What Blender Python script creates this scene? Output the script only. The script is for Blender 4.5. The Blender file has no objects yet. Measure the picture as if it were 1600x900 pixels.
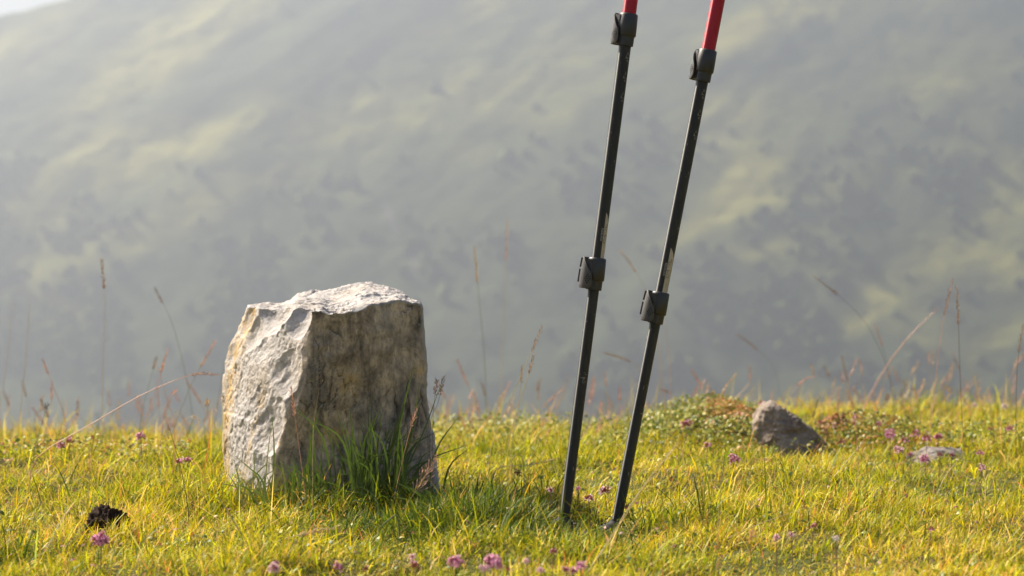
import bpy, bmesh, math, random
import numpy as np
from mathutils import Vector, Matrix

SC = bpy.context.scene
COL = SC.collection
random.seed(7)
RNG = np.random.default_rng(11)
rad = math.radians

# ------------------------------------------------------------------ camera
CAM_H, FPX, HORIZON = 0.373, 85.0 / 36.0 * 1600.0, 400.0      # eye height, focal length in photo pixels, horizon row
cam_d = bpy.data.cameras.new("camera")
cam_d.lens, cam_d.sensor_width = 85.0, 36.0
cam_d.clip_start, cam_d.clip_end = 0.05, 6000.0
cam_d.dof.use_dof = True
cam_d.dof.focus_distance = 3.30
cam_d.dof.aperture_fstop = 7.6
cam = bpy.data.objects.new("camera", cam_d)
cam.location = (0, 0, CAM_H)
cam.rotation_euler = (rad(90) - math.atan((450 - HORIZON) / FPX), 0, 0)
COL.objects.link(cam)
SC.camera = cam

# ------------------------------------------------------------------ sky, sun, exposure
SUN_EL, SUN_AZ = rad(41.0), rad(-50.0)          # azimuth from +Y, negative = to the left
sun_dir = Vector((math.sin(SUN_AZ) * math.cos(SUN_EL), math.cos(SUN_AZ) * math.cos(SUN_EL), math.sin(SUN_EL)))
W = bpy.data.worlds.new("World")
SC.world = W
W.use_nodes = True
wn = W.node_tree
sky = wn.nodes.new("ShaderNodeTexSky")
sky.sky_type = 'NISHITA'
sky.sun_disc = False
sky.sun_elevation = SUN_EL
sky.sun_rotation = SUN_AZ
sky.air_density, sky.dust_density, sky.ozone_density = 1.0, 2.5, 1.0
wn.links.new(sky.outputs[0], wn.nodes["Background"].inputs[0])
wn.nodes["Background"].inputs[1].default_value = 0.055
sl = bpy.data.lights.new("sun", 'SUN')
sl.energy, sl.angle, sl.color = 5.0, rad(0.6), (1.0, 0.895, 0.735)
so = bpy.data.objects.new("sun", sl)
so.rotation_euler = sun_dir.to_track_quat('Z', 'Y').to_euler()
so.location = (-30, 20, 40)
COL.objects.link(so)
vs = SC.view_settings
vs.view_transform, vs.look, vs.exposure, vs.gamma = 'Standard', 'None', 1.47, 1.0
SC.cycles.max_bounces = 8
SC.cycles.transparent_max_bounces = 4
SC.cycles.use_denoising = True

# ------------------------------------------------------------------ maths helpers
def _hash(ix, iy, iz, seed):
    h = (ix.astype(np.int64) * 374761393 + iy.astype(np.int64) * 668265263 + iz.astype(np.int64) * 2147483647 + seed * 1274126177) & 0xffffffff
    h = ((h ^ (h >> 13)) * 1274126177) & 0xffffffff
    h = (h ^ (h >> 16)) * 2246822519 & 0xffffffff
    return ((h ^ (h >> 15)) & 0xffffff) / float(0xffffff)

def vnoise(p, seed=0):
    p = np.asarray(p, float)
    i = np.floor(p); f = p - i; f = f * f * f * (f * (f * 6 - 15) + 10)
    r = 0
    for a in (0, 1):
        wx = f[..., 0] if a else 1 - f[..., 0]
        for b in (0, 1):
            wy = f[..., 1] if b else 1 - f[..., 1]
            for c in (0, 1):
                wz = f[..., 2] if c else 1 - f[..., 2]
                r = r + wx * wy * wz * _hash(i[..., 0] + a, i[..., 1] + b, i[..., 2] + c, seed)
    return r * 2 - 1

def fbm(p, oct=4, seed=0, gain=0.5, ridged=False):
    p = np.asarray(p, float); s = 0; a = 1.0; t = 0
    for k in range(oct):
        n = vnoise(p * (2.03 ** k) + 17.3 * k, seed + k)
        s = s + a * ((1 - 2 * np.abs(n)) if ridged else n)
        t += a; a *= gain
    return s / t

def worley(p, seed=0):
    """distance to the nearest feature, to the second one, and the nearest cell's random value"""
    i = np.floor(p); d1 = np.full(p.shape[0], 9.0); d2 = d1.copy(); cid = np.zeros(p.shape[0])
    for a in (-1, 0, 1):
        for b in (-1, 0, 1):
            for c in (-1, 0, 1):
                q = i + np.array([a, b, c])
                f = q + np.stack([_hash(q[:, 0], q[:, 1], q[:, 2], seed + k) for k in range(3)], 1)
                d = np.linalg.norm(p - f, axis=1)
                v = _hash(q[:, 0], q[:, 1], q[:, 2], seed + 9)
                m = d < d1
                d2 = np.where(m, d1, np.minimum(d2, d)); cid = np.where(m, v, cid); d1 = np.where(m, d, d1)
    return d1, d2, cid

def tussocks(x, y, cell=0.17, seed=300):
    """nearest tussock: distance (in cells), vector from its middle, random value"""
    x = np.asarray(x, float) / cell; y = np.asarray(y, float) / cell
    w = 0.25 * fbm(np.stack([x * 0.9, y * 0.9, 0 * x], -1), 2, 310); x = x + w; y = y - w
    ix, iy = np.floor(x), np.floor(y); d1 = np.full(x.shape, 9.0); vx = 0 * x; vy = 0 * x; cid = 0 * x
    for a in (-1, 0, 1):
        for b in (-1, 0, 1):
            fx = ix + a + _hash(ix + a, iy + b, 0 * ix, seed); fy = iy + b + _hash(ix + a, iy + b, 0 * ix, seed + 1); c = _hash(ix + a, iy + b, 0 * ix, seed + 2)
            d = np.hypot(x - fx, y - fy) / (0.6 + 0.7 * c); m = d < d1
            d1 = np.where(m, d, d1); vx = np.where(m, x - fx, vx); vy = np.where(m, y - fy, vy); cid = np.where(m, c, cid)
    return d1, vx, vy, cid

def sstep(a, b, x):
    t = np.clip((x - a) / (b - a), 0, 1)
    return t * t * (3 - 2 * t)

def X(px, d): return (px - 800.0) / FPX * d            # metres across at distance d for a photo column
def Z(py, d): return CAM_H - (py - HORIZON) / FPX * d  # height at distance d for a photo row
def P(px, py, d): return Vector((X(px, d), d, Z(py, d)))

def gz(x, y):
    """height of the meadow"""
    x = np.asarray(x, float); y = np.asarray(y, float)
    o = np.ones_like(x * y)
    q = np.stack([x * o, y * o, 0 * o], -1)
    z = 0.013 * fbm(q * 3.1, 3, 5) + 0.012 * fbm(q * 1.1, 2, 8)
    c = -0.102 + 0.022 * sstep(-0.55, -0.15, x) + 0.052 * sstep(0.15, 0.75, x)
    z = z + c * sstep(3.9, 5.7, y)
    z = z + 0.020 * np.exp(-((x - 0.68) / 0.10) ** 2 - ((y - 4.72) / 0.14) ** 2) + 0.010 * np.exp(-((x - 0.30) / 0.06) ** 2 - ((y - 4.62) / 0.10) ** 2)
    z = z + 0.068 * np.exp(-((x - 0.40) / 0.19) ** 2 - ((y - 5.0) / 0.32) ** 2)
    z = z + 0.022 * np.exp(-((x + 0.80) / 0.30) ** 2 - ((y - 4.25) / 0.35) ** 2)
    z = z + 0.018 * np.exp(-((x - 0.95) / 0.25) ** 2 - ((y - 4.7) / 0.25) ** 2)
    near = sstep(9.0, 7.5, y) * sstep(3.0, 2.5, np.abs(x)) * sstep(0.5, 1.5, y)
    d1, _, _, tc = tussocks(x * o, y * o)
    z = z + near * (0.010 + 0.034 * tc) * (np.clip(1 - d1 * d1, 0, 1) - 0.35)
    e = np.maximum(y - 5.9, 0)
    z = z - 0.62 * e * e / (e + 2.6)
    far = np.maximum(np.abs(x) - 6, 0)
    return z + 0.03 * far * sstep(6, 40, np.abs(x)) * 0
def gzf(x, y): return float(gz(np.array([x]), np.array([y]))[0])

# ------------------------------------------------------------------ object helpers
def mesh_obj(name, verts, faces, mat, parent=None, smooth=True):
    me = bpy.data.meshes.new(name)
    me.from_pydata([tuple(v) for v in verts], [], [tuple(f) for f in faces])
    if smooth: me.polygons.foreach_set('use_smooth', [True] * len(me.polygons))
    if mat is not None: me.materials.append(mat)
    me.update()
    o = bpy.data.objects.new(name, me); COL.objects.link(o)
    if parent is not None: o.parent = parent
    return o

def big_mesh(name, V, F, mat, parent=None, colors=None, smooth=True, extra=None):
    """V (n,3) float, F list of (m,k) int arrays"""
    me = bpy.data.meshes.new(name)
    me.vertices.add(len(V)); me.vertices.foreach_set('co', np.asarray(V, np.float32).ravel())
    loops = np.concatenate([f.ravel() for f in F]); sizes = np.concatenate([np.full(len(f), f.shape[1]) for f in F])
    me.loops.add(len(loops)); me.loops.foreach_set('vertex_index', loops.astype(np.int32))
    me.polygons.add(len(sizes))
    me.polygons.foreach_set('loop_start', np.concatenate([[0], np.cumsum(sizes)[:-1]]).astype(np.int32))
    me.polygons.foreach_set('loop_total', sizes.astype(np.int32))
    me.polygons.foreach_set('use_smooth', np.full(len(sizes), smooth))
    if colors is not None:
        a = me.color_attributes.new('Tint', 'FLOAT_COLOR', 'POINT')
        a.data.foreach_set('color', np.concatenate([colors, np.ones((len(V), 1))], 1).astype(np.float32).ravel())
    for k, v in (extra or {}).items():
        a = me.attributes.new(k, 'FLOAT', 'POINT'); a.data.foreach_set('value', v.astype(np.float32))
    me.update(calc_edges=True); me.validate()
    if mat is not None: me.materials.append(mat)
    o = bpy.data.objects.new(name, me); COL.objects.link(o)
    if parent is not None: o.parent = parent
    return o

def empty(name, loc, rot=(0, 0, 0)):
    o = bpy.data.objects.new(name, None); o.location = loc; o.rotation_euler = rot
    o.empty_display_size = 0.02
    COL.objects.link(o); return o

def tag(o, label, cat, group=None):
    o['label'] = label; o['category'] = cat
    if group: o['group'] = group
    return o

def kind(o, k): o['kind'] = k; return o

class MB:
    """collects simple shapes into one mesh"""
    def __init__(s): s.v = []; s.f = []
    def add(s, vs, fs):
        b = len(s.v); s.v += [tuple(v) for v in vs]; s.f += [tuple(i + b for i in f) for f in fs]
    def tube(s, pts, radii, n=6, cap=True):
        pts = [Vector(p) for p in pts]; rings = []
        ref = Vector((0.13, 1, 0.07)).normalized()
        for i, p in enumerate(pts):
            t = (pts[min(i + 1, len(pts) - 1)] - pts[max(i - 1, 0)]).normalized()
            a = t.cross(ref)
            if a.length < 1e-4: a = t.cross(Vector((1, 0, 0)))
            a.normalize(); b = t.cross(a)
            r = radii[i] if hasattr(radii, '__len__') else radii
            rings.append([p + a * (r * math.cos(2 * math.pi * k / n)) + b * (r * math.sin(2 * math.pi * k / n)) for k in range(n)])
        vs = [v for r in rings for v in r]; fs = []
        for i in range(len(rings) - 1):
            for k in range(n):
                fs.append((i * n + k, i * n + (k + 1) % n, (i + 1) * n + (k + 1) % n, (i + 1) * n + k))
        if cap:
            fs.append(tuple(range(n))[::-1]); fs.append(tuple((len(rings) - 1) * n + k for k in range(n)))
        s.add(vs, fs)
    def grain(s, p, axis, L, w):
        """a pointed spikelet"""
        p = Vector(p); axis = Vector(axis).normalized()
        a = axis.cross(Vector((0.3, 0.9, 0.1))).normalized(); b = axis.cross(a)
        vs = [p] + [p + axis * L * 0.4 + (a * math.cos(k * 2.0944) + b * math.sin(k * 2.0944)) * w for k in range(3)] + [p + axis * L]
        s.add(vs, [(0, 2, 1), (0, 3, 2), (0, 1, 3), (4, 1, 2), (4, 2, 3), (4, 3, 1)])
    def build(s, name, mat, parent=None, smooth=True): return mesh_obj(name, s.v, s.f, mat, parent, smooth)

def bez(pts, n):
    """smooth curve through a few points (Catmull-Rom)"""
    pts = [Vector(p) for p in pts]
    if len(pts) == 2: return [pts[0].lerp(pts[1], i / n) for i in range(n + 1)]
    q = [pts[0] * 2 - pts[1]] + pts + [pts[-1] * 2 - pts[-2]]; out = []
    m = max(2, n // (len(pts) - 1))
    for i in range(1, len(q) - 2):
        for k in range(m):
            t = k / m; a, b, c, d = q[i - 1], q[i], q[i + 1], q[i + 2]
            out.append(0.5 * ((2 * b) + (c - a) * t + (2 * a - 5 * b + 4 * c - d) * t * t + (3 * b - a - 3 * c + d) * t ** 3))
    out.append(pts[-1]); return out

# ------------------------------------------------------------------ materials
def new_mat(name):
    m = bpy.data.materials.new(name); m.use_nodes = True
    nt = m.node_tree; nt.nodes.clear()
    out = nt.nodes.new('ShaderNodeOutputMaterial')
    return m, nt, out
def N(nt, t, **kw):
    n = nt.nodes.new(t)
    for k, v in kw.items():
        if k.startswith('i_'):
            key = k[2:].replace('_', ' ')
            n.inputs[int(key) if key.isdigit() else key].default_value = v
        else: setattr(n, k, v)
    return n
def ramp(nt, src, stops):
    r = nt.nodes.new('ShaderNodeValToRGB'); e = r.color_ramp.elements
    while len(e) < len(stops): e.new(0.5)
    for i, (p, c) in enumerate(stops):
        e[i].position = p; e[i].color = (c, c, c, 1) if not hasattr(c, '__len__') else tuple(c) + (1,)
    nt.links.new(src, r.inputs[0]); return r.outputs[0]
def mixc(nt, fac, a, b, mode='MIX'):
    m = nt.nodes.new('ShaderNodeMix'); m.data_type = 'RGBA'; m.blend_type = mode
    for s, v in ((0, fac), (6, a), (7, b)):
        if hasattr(v, 'is_output') or isinstance(v, bpy.types.NodeSocket): nt.links.new(v, m.inputs[s])
        else: m.inputs[s].default_value = v if s == 0 else tuple(v) + (1,)
    return m.outputs[2]
def noise_tex(nt, vec, scale, detail=4, rough=0.55, dist=0.0):
    n = N(nt, 'ShaderNodeTexNoise', i_Scale=scale, i_Detail=detail, i_Roughness=rough, i_Distortion=dist)
    if vec is not None: nt.links.new(vec, n.inputs['Vector'])
    return n.outputs['Fac']
def objco(nt, scale=(1, 1, 1)):
    t = nt.nodes.new('ShaderNodeTexCoord'); m = nt.nodes.new('ShaderNodeMapping'); m.inputs['Scale'].default_value = scale
    nt.links.new(t.outputs['Object'], m.inputs['Vector']); return m.outputs[0]
def attr(nt, name):
    a = nt.nodes.new('ShaderNodeAttribute'); a.attribute_name = name; return a

def solid(name, c, rough=0.5, metal=0.0, var=0.12, vscale=60.0, bump=0.0, spec=0.5, coat=0.0):
    m, nt, out = new_mat(name)
    b = N(nt, 'ShaderNodeBsdfPrincipled', i_Roughness=rough, i_Metallic=metal)
    b.inputs['Specular IOR Level'].default_value = spec
    b.inputs['Coat Weight'].default_value = coat
    co = objco(nt)
    n = noise_tex(nt, co, vscale, 5)
    lo = tuple(x * (1 - var) for x in c); hi = tuple(min(1, x * (1 + var)) for x in c)
    nt.links.new(ramp(nt, n, [(0.3, lo), (0.7, hi)]), b.inputs['Base Color'])
    if bump:
        bp = N(nt, 'ShaderNodeBump', i_Strength=bump, i_Distance=0.0006)
        nt.links.new(noise_tex(nt, co, vscale * 14, 3), bp.inputs['Height']); nt.links.new(bp.outputs[0], b.inputs['Normal'])
    nt.links.new(b.outputs[0], out.inputs[0]); return m

def leafy(name, c=None, trans=0.4, rough=0.45, tint=False, var=0.25, gloss=0.06):
    """thin plant tissue: light comes through it; tint = colour from the mesh's own Tint attribute"""
    m, nt, out = new_mat(name)
    if tint: col = attr(nt, 'Tint').outputs['Color']
    else:
        oi = nt.nodes.new('ShaderNodeNewGeometry')
        col = ramp(nt, oi.outputs['Random Per Island'], [(0.0, tuple(x * (1 - var) for x in c)), (1.0, tuple(min(1, x * (1 + var)) for x in c))])
    d = nt.nodes.new('ShaderNodeBsdfDiffuse'); t = nt.nodes.new('ShaderNodeBsdfTranslucent'); g = N(nt, 'ShaderNodeBsdfGlossy', i_Roughness=rough)
    g.inputs['Color'].default_value = (1, 1, 1, 1)
    nt.links.new(col, d.inputs[0]); nt.links.new(col, t.inputs[0])
    a = N(nt, 'ShaderNodeMixShader', i_0=trans); nt.links.new(d.outputs[0], a.inputs[1]); nt.links.new(t.outputs[0], a.inputs[2])
    e = N(nt, 'ShaderNodeMixShader', i_0=gloss); nt.links.new(a.outputs[0], e.inputs[1]); nt.links.new(g.outputs[0], e.inputs[2])
    nt.links.new(e.outputs[0], out.inputs[0]); return m

M = {}
M['grass'] = leafy('grass blades', tint=True, trans=0.40, rough=0.5, gloss=0.018)
M['tuft'] = leafy('dark sedge blades', (0.066, 0.108, 0.013), trans=0.40, gloss=0.05)
M['leaf'] = leafy('small creeping leaves', tint=True, trans=0.30, rough=0.5, gloss=0.03)
M['stem_straw'] = leafy('dry straw stem', (0.56, 0.43, 0.22), trans=0.3)
M['stem_pink'] = leafy('reddish grass stem', (0.62, 0.37, 0.25), trans=0.4)
M['stem_green'] = leafy('green grass stem', (0.20, 0.22, 0.07), trans=0.2)
M['stem_dark'] = leafy('dark grass stem', (0.16, 0.075, 0.05), trans=0.15)
M['head_brown'] = leafy('brown seed husk', (0.42, 0.27, 0.165), trans=0.5)
M['head_pink'] = leafy('pinkish seed husk', (0.62, 0.40, 0.30), trans=0.5)
M['head_straw'] = leafy('straw seed husk', (0.62, 0.45, 0.24), trans=0.45)
M['head_dark'] = leafy('dark seed husk', (0.10, 0.055, 0.035), trans=0.2)
M['petal'] = leafy('pink petal', (0.70, 0.31, 0.50), trans=0.45, var=0.22, gloss=0.03)
M['petal_pale'] = leafy('pale pink petal', (0.78, 0.50, 0.58), trans=0.45, var=0.15, gloss=0.03)
M['petal_white'] = leafy('white petal', (0.76, 0.70, 0.64), trans=0.4, var=0.12, gloss=0.03)
M['calyx'] = leafy('wine red calyx', (0.30, 0.055, 0.065), trans=0.3, var=0.35)
M['black_shaft'] = None
M['plastic'] = solid('black moulded plastic', (0.028, 0.023, 0.020), 0.42, 0, 0.15, 80, 0.10)
M['red_shaft'] = solid('red lacquered aluminium', (0.40, 0.004, 0.020), 0.48, 0.25, 0.06, 25, 0.0, coat=0.15)
for n_ in M['red_shaft'].node_tree.nodes:
    if n_.type == 'BSDF_PRINCIPLED': n_.inputs['Anisotropic'].default_value = 0.9; n_.inputs['Anisotropic Rotation'].default_value = 0.25
M['lever'] = solid('dark grey moulded plastic', (0.060, 0.052, 0.046), 0.45, 0, 0.15, 80, 0.10)
M['rubber'] = solid('black foam grip', (0.03, 0.03, 0.03), 0.85, 0, 0.2, 120, 0.4)
M['webbing'] = solid('black webbing', (0.035, 0.035, 0.04), 0.9, 0, 0.2, 300, 0.3)
M['steel'] = solid('worn steel tip', (0.45, 0.44, 0.42), 0.35, 1.0)
M['print_light'] = solid('pale grey print', (0.52, 0.47, 0.41), 0.45, 0, 0.10)
M['print_stripe'] = solid('beige print stripe', (0.46, 0.39, 0.32), 0.40, 0.2, 0.12, 200)
M['print_dark'] = solid('black print', (0.025, 0.022, 0.02), 0.5)
M['print_grey'] = solid('worn grey print', (0.34, 0.31, 0.27), 0.5, 0, 0.25, 400)
M['dot'] = solid('dark recessed dot', (0.006, 0.006, 0.006), 0.8)

def shaft_mat():
    m, nt, out = new_mat('black anodised aluminium')
    b = N(nt, 'ShaderNodeBsdfPrincipled', i_Roughness=0.36, i_Metallic=0.0)
    b.inputs['Specular IOR Level'].default_value = 0.65
    co = objco(nt); co2 = objco(nt, (1, 1, 0.35))
    sp = ramp(nt, noise_tex(nt, co2, 420, 2, 0.4), [(0.70, 0.0), (0.74, 1.0)])
    patch = ramp(nt, noise_tex(nt, co, 30, 3), [(0.47, 0.0), (0.62, 1.0)])
    mul = N(nt, 'ShaderNodeMath', operation='MULTIPLY'); nt.links.new(sp, mul.inputs[0]); nt.links.new(patch, mul.inputs[1])
    base = ramp(nt, noise_tex(nt, co, 55, 5), [(0.3, (0.007, 0.006, 0.0055)), (0.75, (0.014, 0.012, 0.010))])
    nt.links.new(mixc(nt, mul.outputs[0], base, (0.42, 0.38, 0.33)), b.inputs['Base Color'])
    nt.links.new(ramp(nt, noise_tex(nt, co, 90, 4), [(0.3, 0.46), (0.8, 0.56)]), b.inputs['Roughness'])
    b.inputs['Anisotropic'].default_value = 0.9; b.inputs['Anisotropic Rotation'].default_value = 0.25   # drawn along the tube
    nt.links.new(b.outputs[0], out.inputs[0]); return m
M['black_shaft'] = shaft_mat()

def soil_mat():
    m, nt, out = new_mat('turf soil and thatch')
    b = N(nt, 'ShaderNodeBsdfPrincipled', i_Roughness=0.95); b.inputs['Specular IOR Level'].default_value = 0.1
    co = objco(nt)
    c = ramp(nt, noise_tex(nt, co, 55, 6, 0.65), [(0.25, (0.045, 0.036, 0.012)), (0.5, (0.11, 0.09, 0.03)), (0.75, (0.22, 0.17, 0.07))])
    g = mixc(nt, ramp(nt, noise_tex(nt, co, 4, 4), [(0.4, 0.0), (0.65, 0.7)]), c, (0.07, 0.10, 0.02))
    nt.links.new(g, b.inputs['Base Color'])
    bp = N(nt, 'ShaderNodeBump', i_Strength=0.8, i_Distance=0.008); nt.links.new(noise_tex(nt, co, 160, 4), bp.inputs['Height'])
    nt.links.new(bp.outputs[0], b.inputs['Normal']); nt.links.new(b.outputs[0], out.inputs[0]); return m
M['soil'] = soil_mat()

def hill_mat():
    m, nt, out = new_mat('mountain pasture and scrub')
    b = N(nt, 'ShaderNodeBsdfPrincipled', i_Roughness=0.95); b.inputs['Specular IOR Level'].default_value = 0.05
    t = attr(nt, 'Tint').outputs['Color']; co = objco(nt)
    n = ramp(nt, noise_tex(nt, co, 0.07, 7, 0.62), [(0.3, 0.84), (0.7, 1.16)])
    nt.links.new(mixc(nt, 1.0, t, n, 'MULTIPLY'), b.inputs['Base Color'])
    bp = N(nt, 'ShaderNodeBump', i_Strength=0.5, i_Distance=2.0); nt.links.new(noise_tex(nt, co, 0.16, 6), bp.inputs['Height'])
    nt.links.new(bp.outputs[0], b.inputs['Normal']); nt.links.new(b.outputs[0], out.inputs[0]); return m
M['hill'] = hill_mat()
M['tree'] = leafy('far tree crowns', (0.076, 0.098, 0.034), trans=0.15, var=0.5, gloss=0.0)

def rock_mat(name, pale, stain, warm, masks=True, scale=1.0):
    """limestone: pale broken faces, weathered stain (attribute 'stain'), ochre lichen (attribute 'lichen')"""
    m, nt, out = new_mat(name)
    b = N(nt, 'ShaderNodeBsdfPrincipled', i_Roughness=0.88); b.inputs['Specular IOR Level'].default_value = 0.25
    co = objco(nt); cv = objco(nt, (1, 1, 0.34))
    n1 = noise_tex(nt, co, 9 * scale, 7, 0.62); n2 = noise_tex(nt, co, 70 * scale, 6, 0.65); n3 = noise_tex(nt, cv, 34 * scale, 6, 0.6, 0.6)
    base = ramp(nt, n1, [(0.25, tuple(x * 0.80 for x in pale)), (0.5, pale), (0.8, tuple(min(1, x * 1.12) for x in pale))])
    base = mixc(nt, 0.5, base, ramp(nt, n2, [(0.32, (0.42, 0.40, 0.38)), (0.5, (0.98, 0.97, 0.96)), (0.7, (1.22, 1.2, 1.17))]), 'MULTIPLY')
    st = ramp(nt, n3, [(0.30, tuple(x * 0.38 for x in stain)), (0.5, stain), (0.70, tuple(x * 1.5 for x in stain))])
    st = mixc(nt, ramp(nt, noise_tex(nt, co, 14 * scale, 4), [(0.58, 0.0), (0.66, 0.65)]), st, warm)
    st = mixc(nt, 0.85, st, ramp(nt, noise_tex(nt, co, 26 * scale, 6, 0.7, 0.8), [(0.36, (0.40, 0.39, 0.38)), (0.5, (0.9, 0.9, 0.9)), (0.66, (1.35, 1.33, 1.3))]), 'MULTIPLY')
    st = mixc(nt, 0.8, st, ramp(nt, noise_tex(nt, objco(nt, (1, 1, 0.55)), 130 * scale, 8, 0.75, 0.3), [(0.38, (0.45, 0.43, 0.41)), (0.5, (1.0, 1.0, 1.0)), (0.64, (1.5, 1.46, 1.4))]), 'MULTIPLY')
    st = mixc(nt, 0.30, st, ramp(nt, noise_tex(nt, objco(nt, (1, 1, 0.10)), 105 * scale, 5, 0.65, 0.4), [(0.34, (0.42, 0.40, 0.38)), (0.5, (1.0, 1.0, 1.0)), (0.68, (1.45, 1.42, 1.36))]), 'MULTIPLY')
    fl = N(nt, 'ShaderNodeMath', operation='MULTIPLY'); nt.links.new(ramp(nt, noise_tex(nt, objco(nt, (1, 1, 0.4)), 150 * scale, 3), [(0.66, 0.0), (0.72, 0.8)]), fl.inputs[0]); nt.links.new(ramp(nt, n1, [(0.45, 0.0), (0.6, 1.0)]), fl.inputs[1])
    st = mixc(nt, fl.outputs[0], st, tuple(min(1, x * 2.0) for x in stain))
    if masks:
        c = mixc(nt, attr(nt, 'stain').outputs['Fac'], base, st)
        lic = attr(nt, 'lichen').outputs['Fac']
        ln = ramp(nt, noise_tex(nt, co, 60, 5, 0.7), [(0.38, 0.0), (0.58, 1.0)])
        mu = N(nt, 'ShaderNodeMath', operation='MULTIPLY'); nt.links.new(lic, mu.inputs[0]); nt.links.new(ln, mu.inputs[1])
        c = mixc(nt, mu.outputs[0], c, warm)
        c = mixc(nt, attr(nt, 'crack').outputs['Fac'], c, (0.045, 0.035, 0.026))
    else:
        c = mixc(nt, ramp(nt, noise_tex(nt, co, 11 * scale, 5), [(0.42, 0.0), (0.62, 0.9)]), base, st)
    nt.links.new(c, b.inputs['Base Color'])
    bp = N(nt, 'ShaderNodeBump', i_Strength=0.85, i_Distance=0.0040)
    ad = N(nt, 'ShaderNodeMath', operation='ADD'); nt.links.new(noise_tex(nt, co, 120 * scale, 6, 0.7), ad.inputs[0]); nt.links.new(n3, ad.inputs[1])
    nt.links.new(ad.outputs[0], bp.inputs['Height'])
    nt.links.new(bp.outputs[0], b.inputs['Normal']); nt.links.new(b.outputs[0], out.inputs[0]); return m
M['stone'] = rock_mat('pale limestone', (0.455, 0.42, 0.395), (0.42, 0.32, 0.225), (0.52, 0.34, 0.13))
M['rock'] = rock_mat('brown grey rock', (0.33, 0.265, 0.215), (0.19, 0.14, 0.11), (0.32, 0.27, 0.20), masks=False, scale=2.0)
M['rock_flat'] = rock_mat('grey rock', (0.28, 0.245, 0.225), (0.18, 0.145, 0.13), (0.2, 0.17, 0.14), masks=False, scale=2.0)
M['clod'] = solid('damp dark earth', (0.030, 0.017, 0.011), 0.95, 0, 0.5, 90, 1.0, spec=0.1)
M['dropping'] = solid('dry brown dung', (0.10, 0.065, 0.045), 0.95, 0, 0.5, 120, 1.0, spec=0.1)

# ------------------------------------------------------------------ the setting: meadow ground
def grid_faces(nx, ny, off=0):
    i = np.arange(nx - 1)[None, :]; j = np.arange(ny - 1)[:, None]
    a = (j * nx + i).ravel() + off
    return np.stack([a, a + 1, a + nx + 1, a + nx], 1)

xs = np.concatenate([-np.geomspace(260, 2.6, 30), np.linspace(-2.5, 2.5, 150), np.geomspace(2.6, 260, 30)])
ys = np.concatenate([-np.geomspace(120, 1.1, 18), np.linspace(-1, 1.9, 16), np.linspace(2, 8, 170), np.geomspace(8.1, 560, 60)])
gx, gy = np.meshgrid(xs, ys)
gv = np.stack([gx.ravel(), gy.ravel(), gz(gx.ravel(), gy.ravel())], 1)
gv[:, 2] = np.maximum(gv[:, 2], -268 - 0 * gv[:, 0])
o = big_mesh('meadow_ground', gv, [grid_faces(len(xs), len(ys))], M['soil']); kind(o, 'structure')

# ------------------------------------------------------------------ the setting: mountain across the valley
def mountain_z(x, y):
    q = np.stack([x, y, 0 * x], -1)
    # spurs run down from upper right to lower left across the slope
    u = (x * 0.80 - y * 0.60); v = (x * 0.60 + y * 0.80)
    spur = fbm(np.stack([u / 150, v / 520, 0 * x], -1), 3, 31, 0.5, ridged=True)
    small = fbm(np.stack([u / 38, v / 120, 0 * x], -1), 4, 44)
    z = -275 + 0.70 * np.maximum(y - 690, -30) + 9 * spur + 4.5 * small + 2 * fbm(q / 14, 3, 52)
    ridge = 132 + 0.34 * (x + 264) + 8 * fbm(np.stack([x / 60, 0 * x, 0 * x], -1), 4, 61)
    ridge = np.minimum(ridge, 300 + 0.02 * x)
    yr = 1262 + np.maximum(x + 264, -600) * 0.45
    cap = ridge - 0.35 * (y - yr)
    k = 12.0
    h = np.clip(0.5 + 0.5 * (cap - z) / k, 0, 1)
    return np.maximum(cap * (1 - h) + z * h - k * h * (1 - h), -275)

mx = np.concatenate([np.linspace(-1000, -420, 50)[:-1], np.linspace(-420, 420, 420), np.linspace(420, 1000, 50)[1:]])
my = np.concatenate([np.linspace(540, 900, 50)[:-1], np.linspace(900, 1420, 330), np.linspace(1420, 2050, 60)[1:]])
hx, hy = np.meshgrid(mx, my); hx = hx.ravel(); hy = hy.ravel(); hz = mountain_z(hx, hy)

# pasture patches on the slope, (x, y, across, along, lean, weight): open grass where the photograph shows it
def ray_hit(px, py):
    """where the slope stands along a line of sight from the meadow"""
    d = np.arange(850.0, 1500.0, 3.0)
    zz = mountain_z((px - 800) / FPX * d, d)
    i = np.argmax(zz > CAM_H - (py - HORIZON) / FPX * d)
    return ((px - 800) / FPX * d[i], d[i])
PATCH = [(300, 40, 60, 45, 1.0), (235, 100, 55, 30, 1.0), (150, 165, 50, 30, .9), (165, 235, 60, 25, 1.0), (280, 235, 90, 25, .9), (40, 60, 80, 40, .7),
         (380, 10, 40, 30, .8), (760, 5, 30, 16, 1.1), (120, 290, 60, 20, .6), (60, 420, 60, 40, .55), (250, 350, 70, 16, .6), (220, 390, 60, 14, .5), (40, 340, 50, 20, .5), (110, 470, 60, 30, .4), (330, 300, 80, 14, .45),
         (1210, 25, 55, 16, 1.0), (1150, 60, 40, 24, 1.0), (1290, 10, 60, 14, .8), (1120, 180, 60, 28, .85), (1170, 280, 50, 34, .9), (1120, 340, 70, 16, .7), (1230, 380, 80, 14, .65), (1340, 290, 90, 14, .5),
         (1370, 470, 26, 18, 1.0), (1335, 510, 22, 12, 1.0), (1480, 400, 70, 24, .7), (1560, 320, 50, 30, .7), (1450, 520, 50, 24, .6), (1540, 540, 60, 16, .6), (1300, 420, 50, 16, .6), (1060, 380, 40, 10, .5), (1580, 430, 40, 30, .6), (960, 350, 60, 16, .3),
         (700, 120, 200, 90, .30), (900, 140, 140, 90, .30), (1480, 120, 150, 90, .35), (560, 200, 150, 60, .25)]
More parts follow.
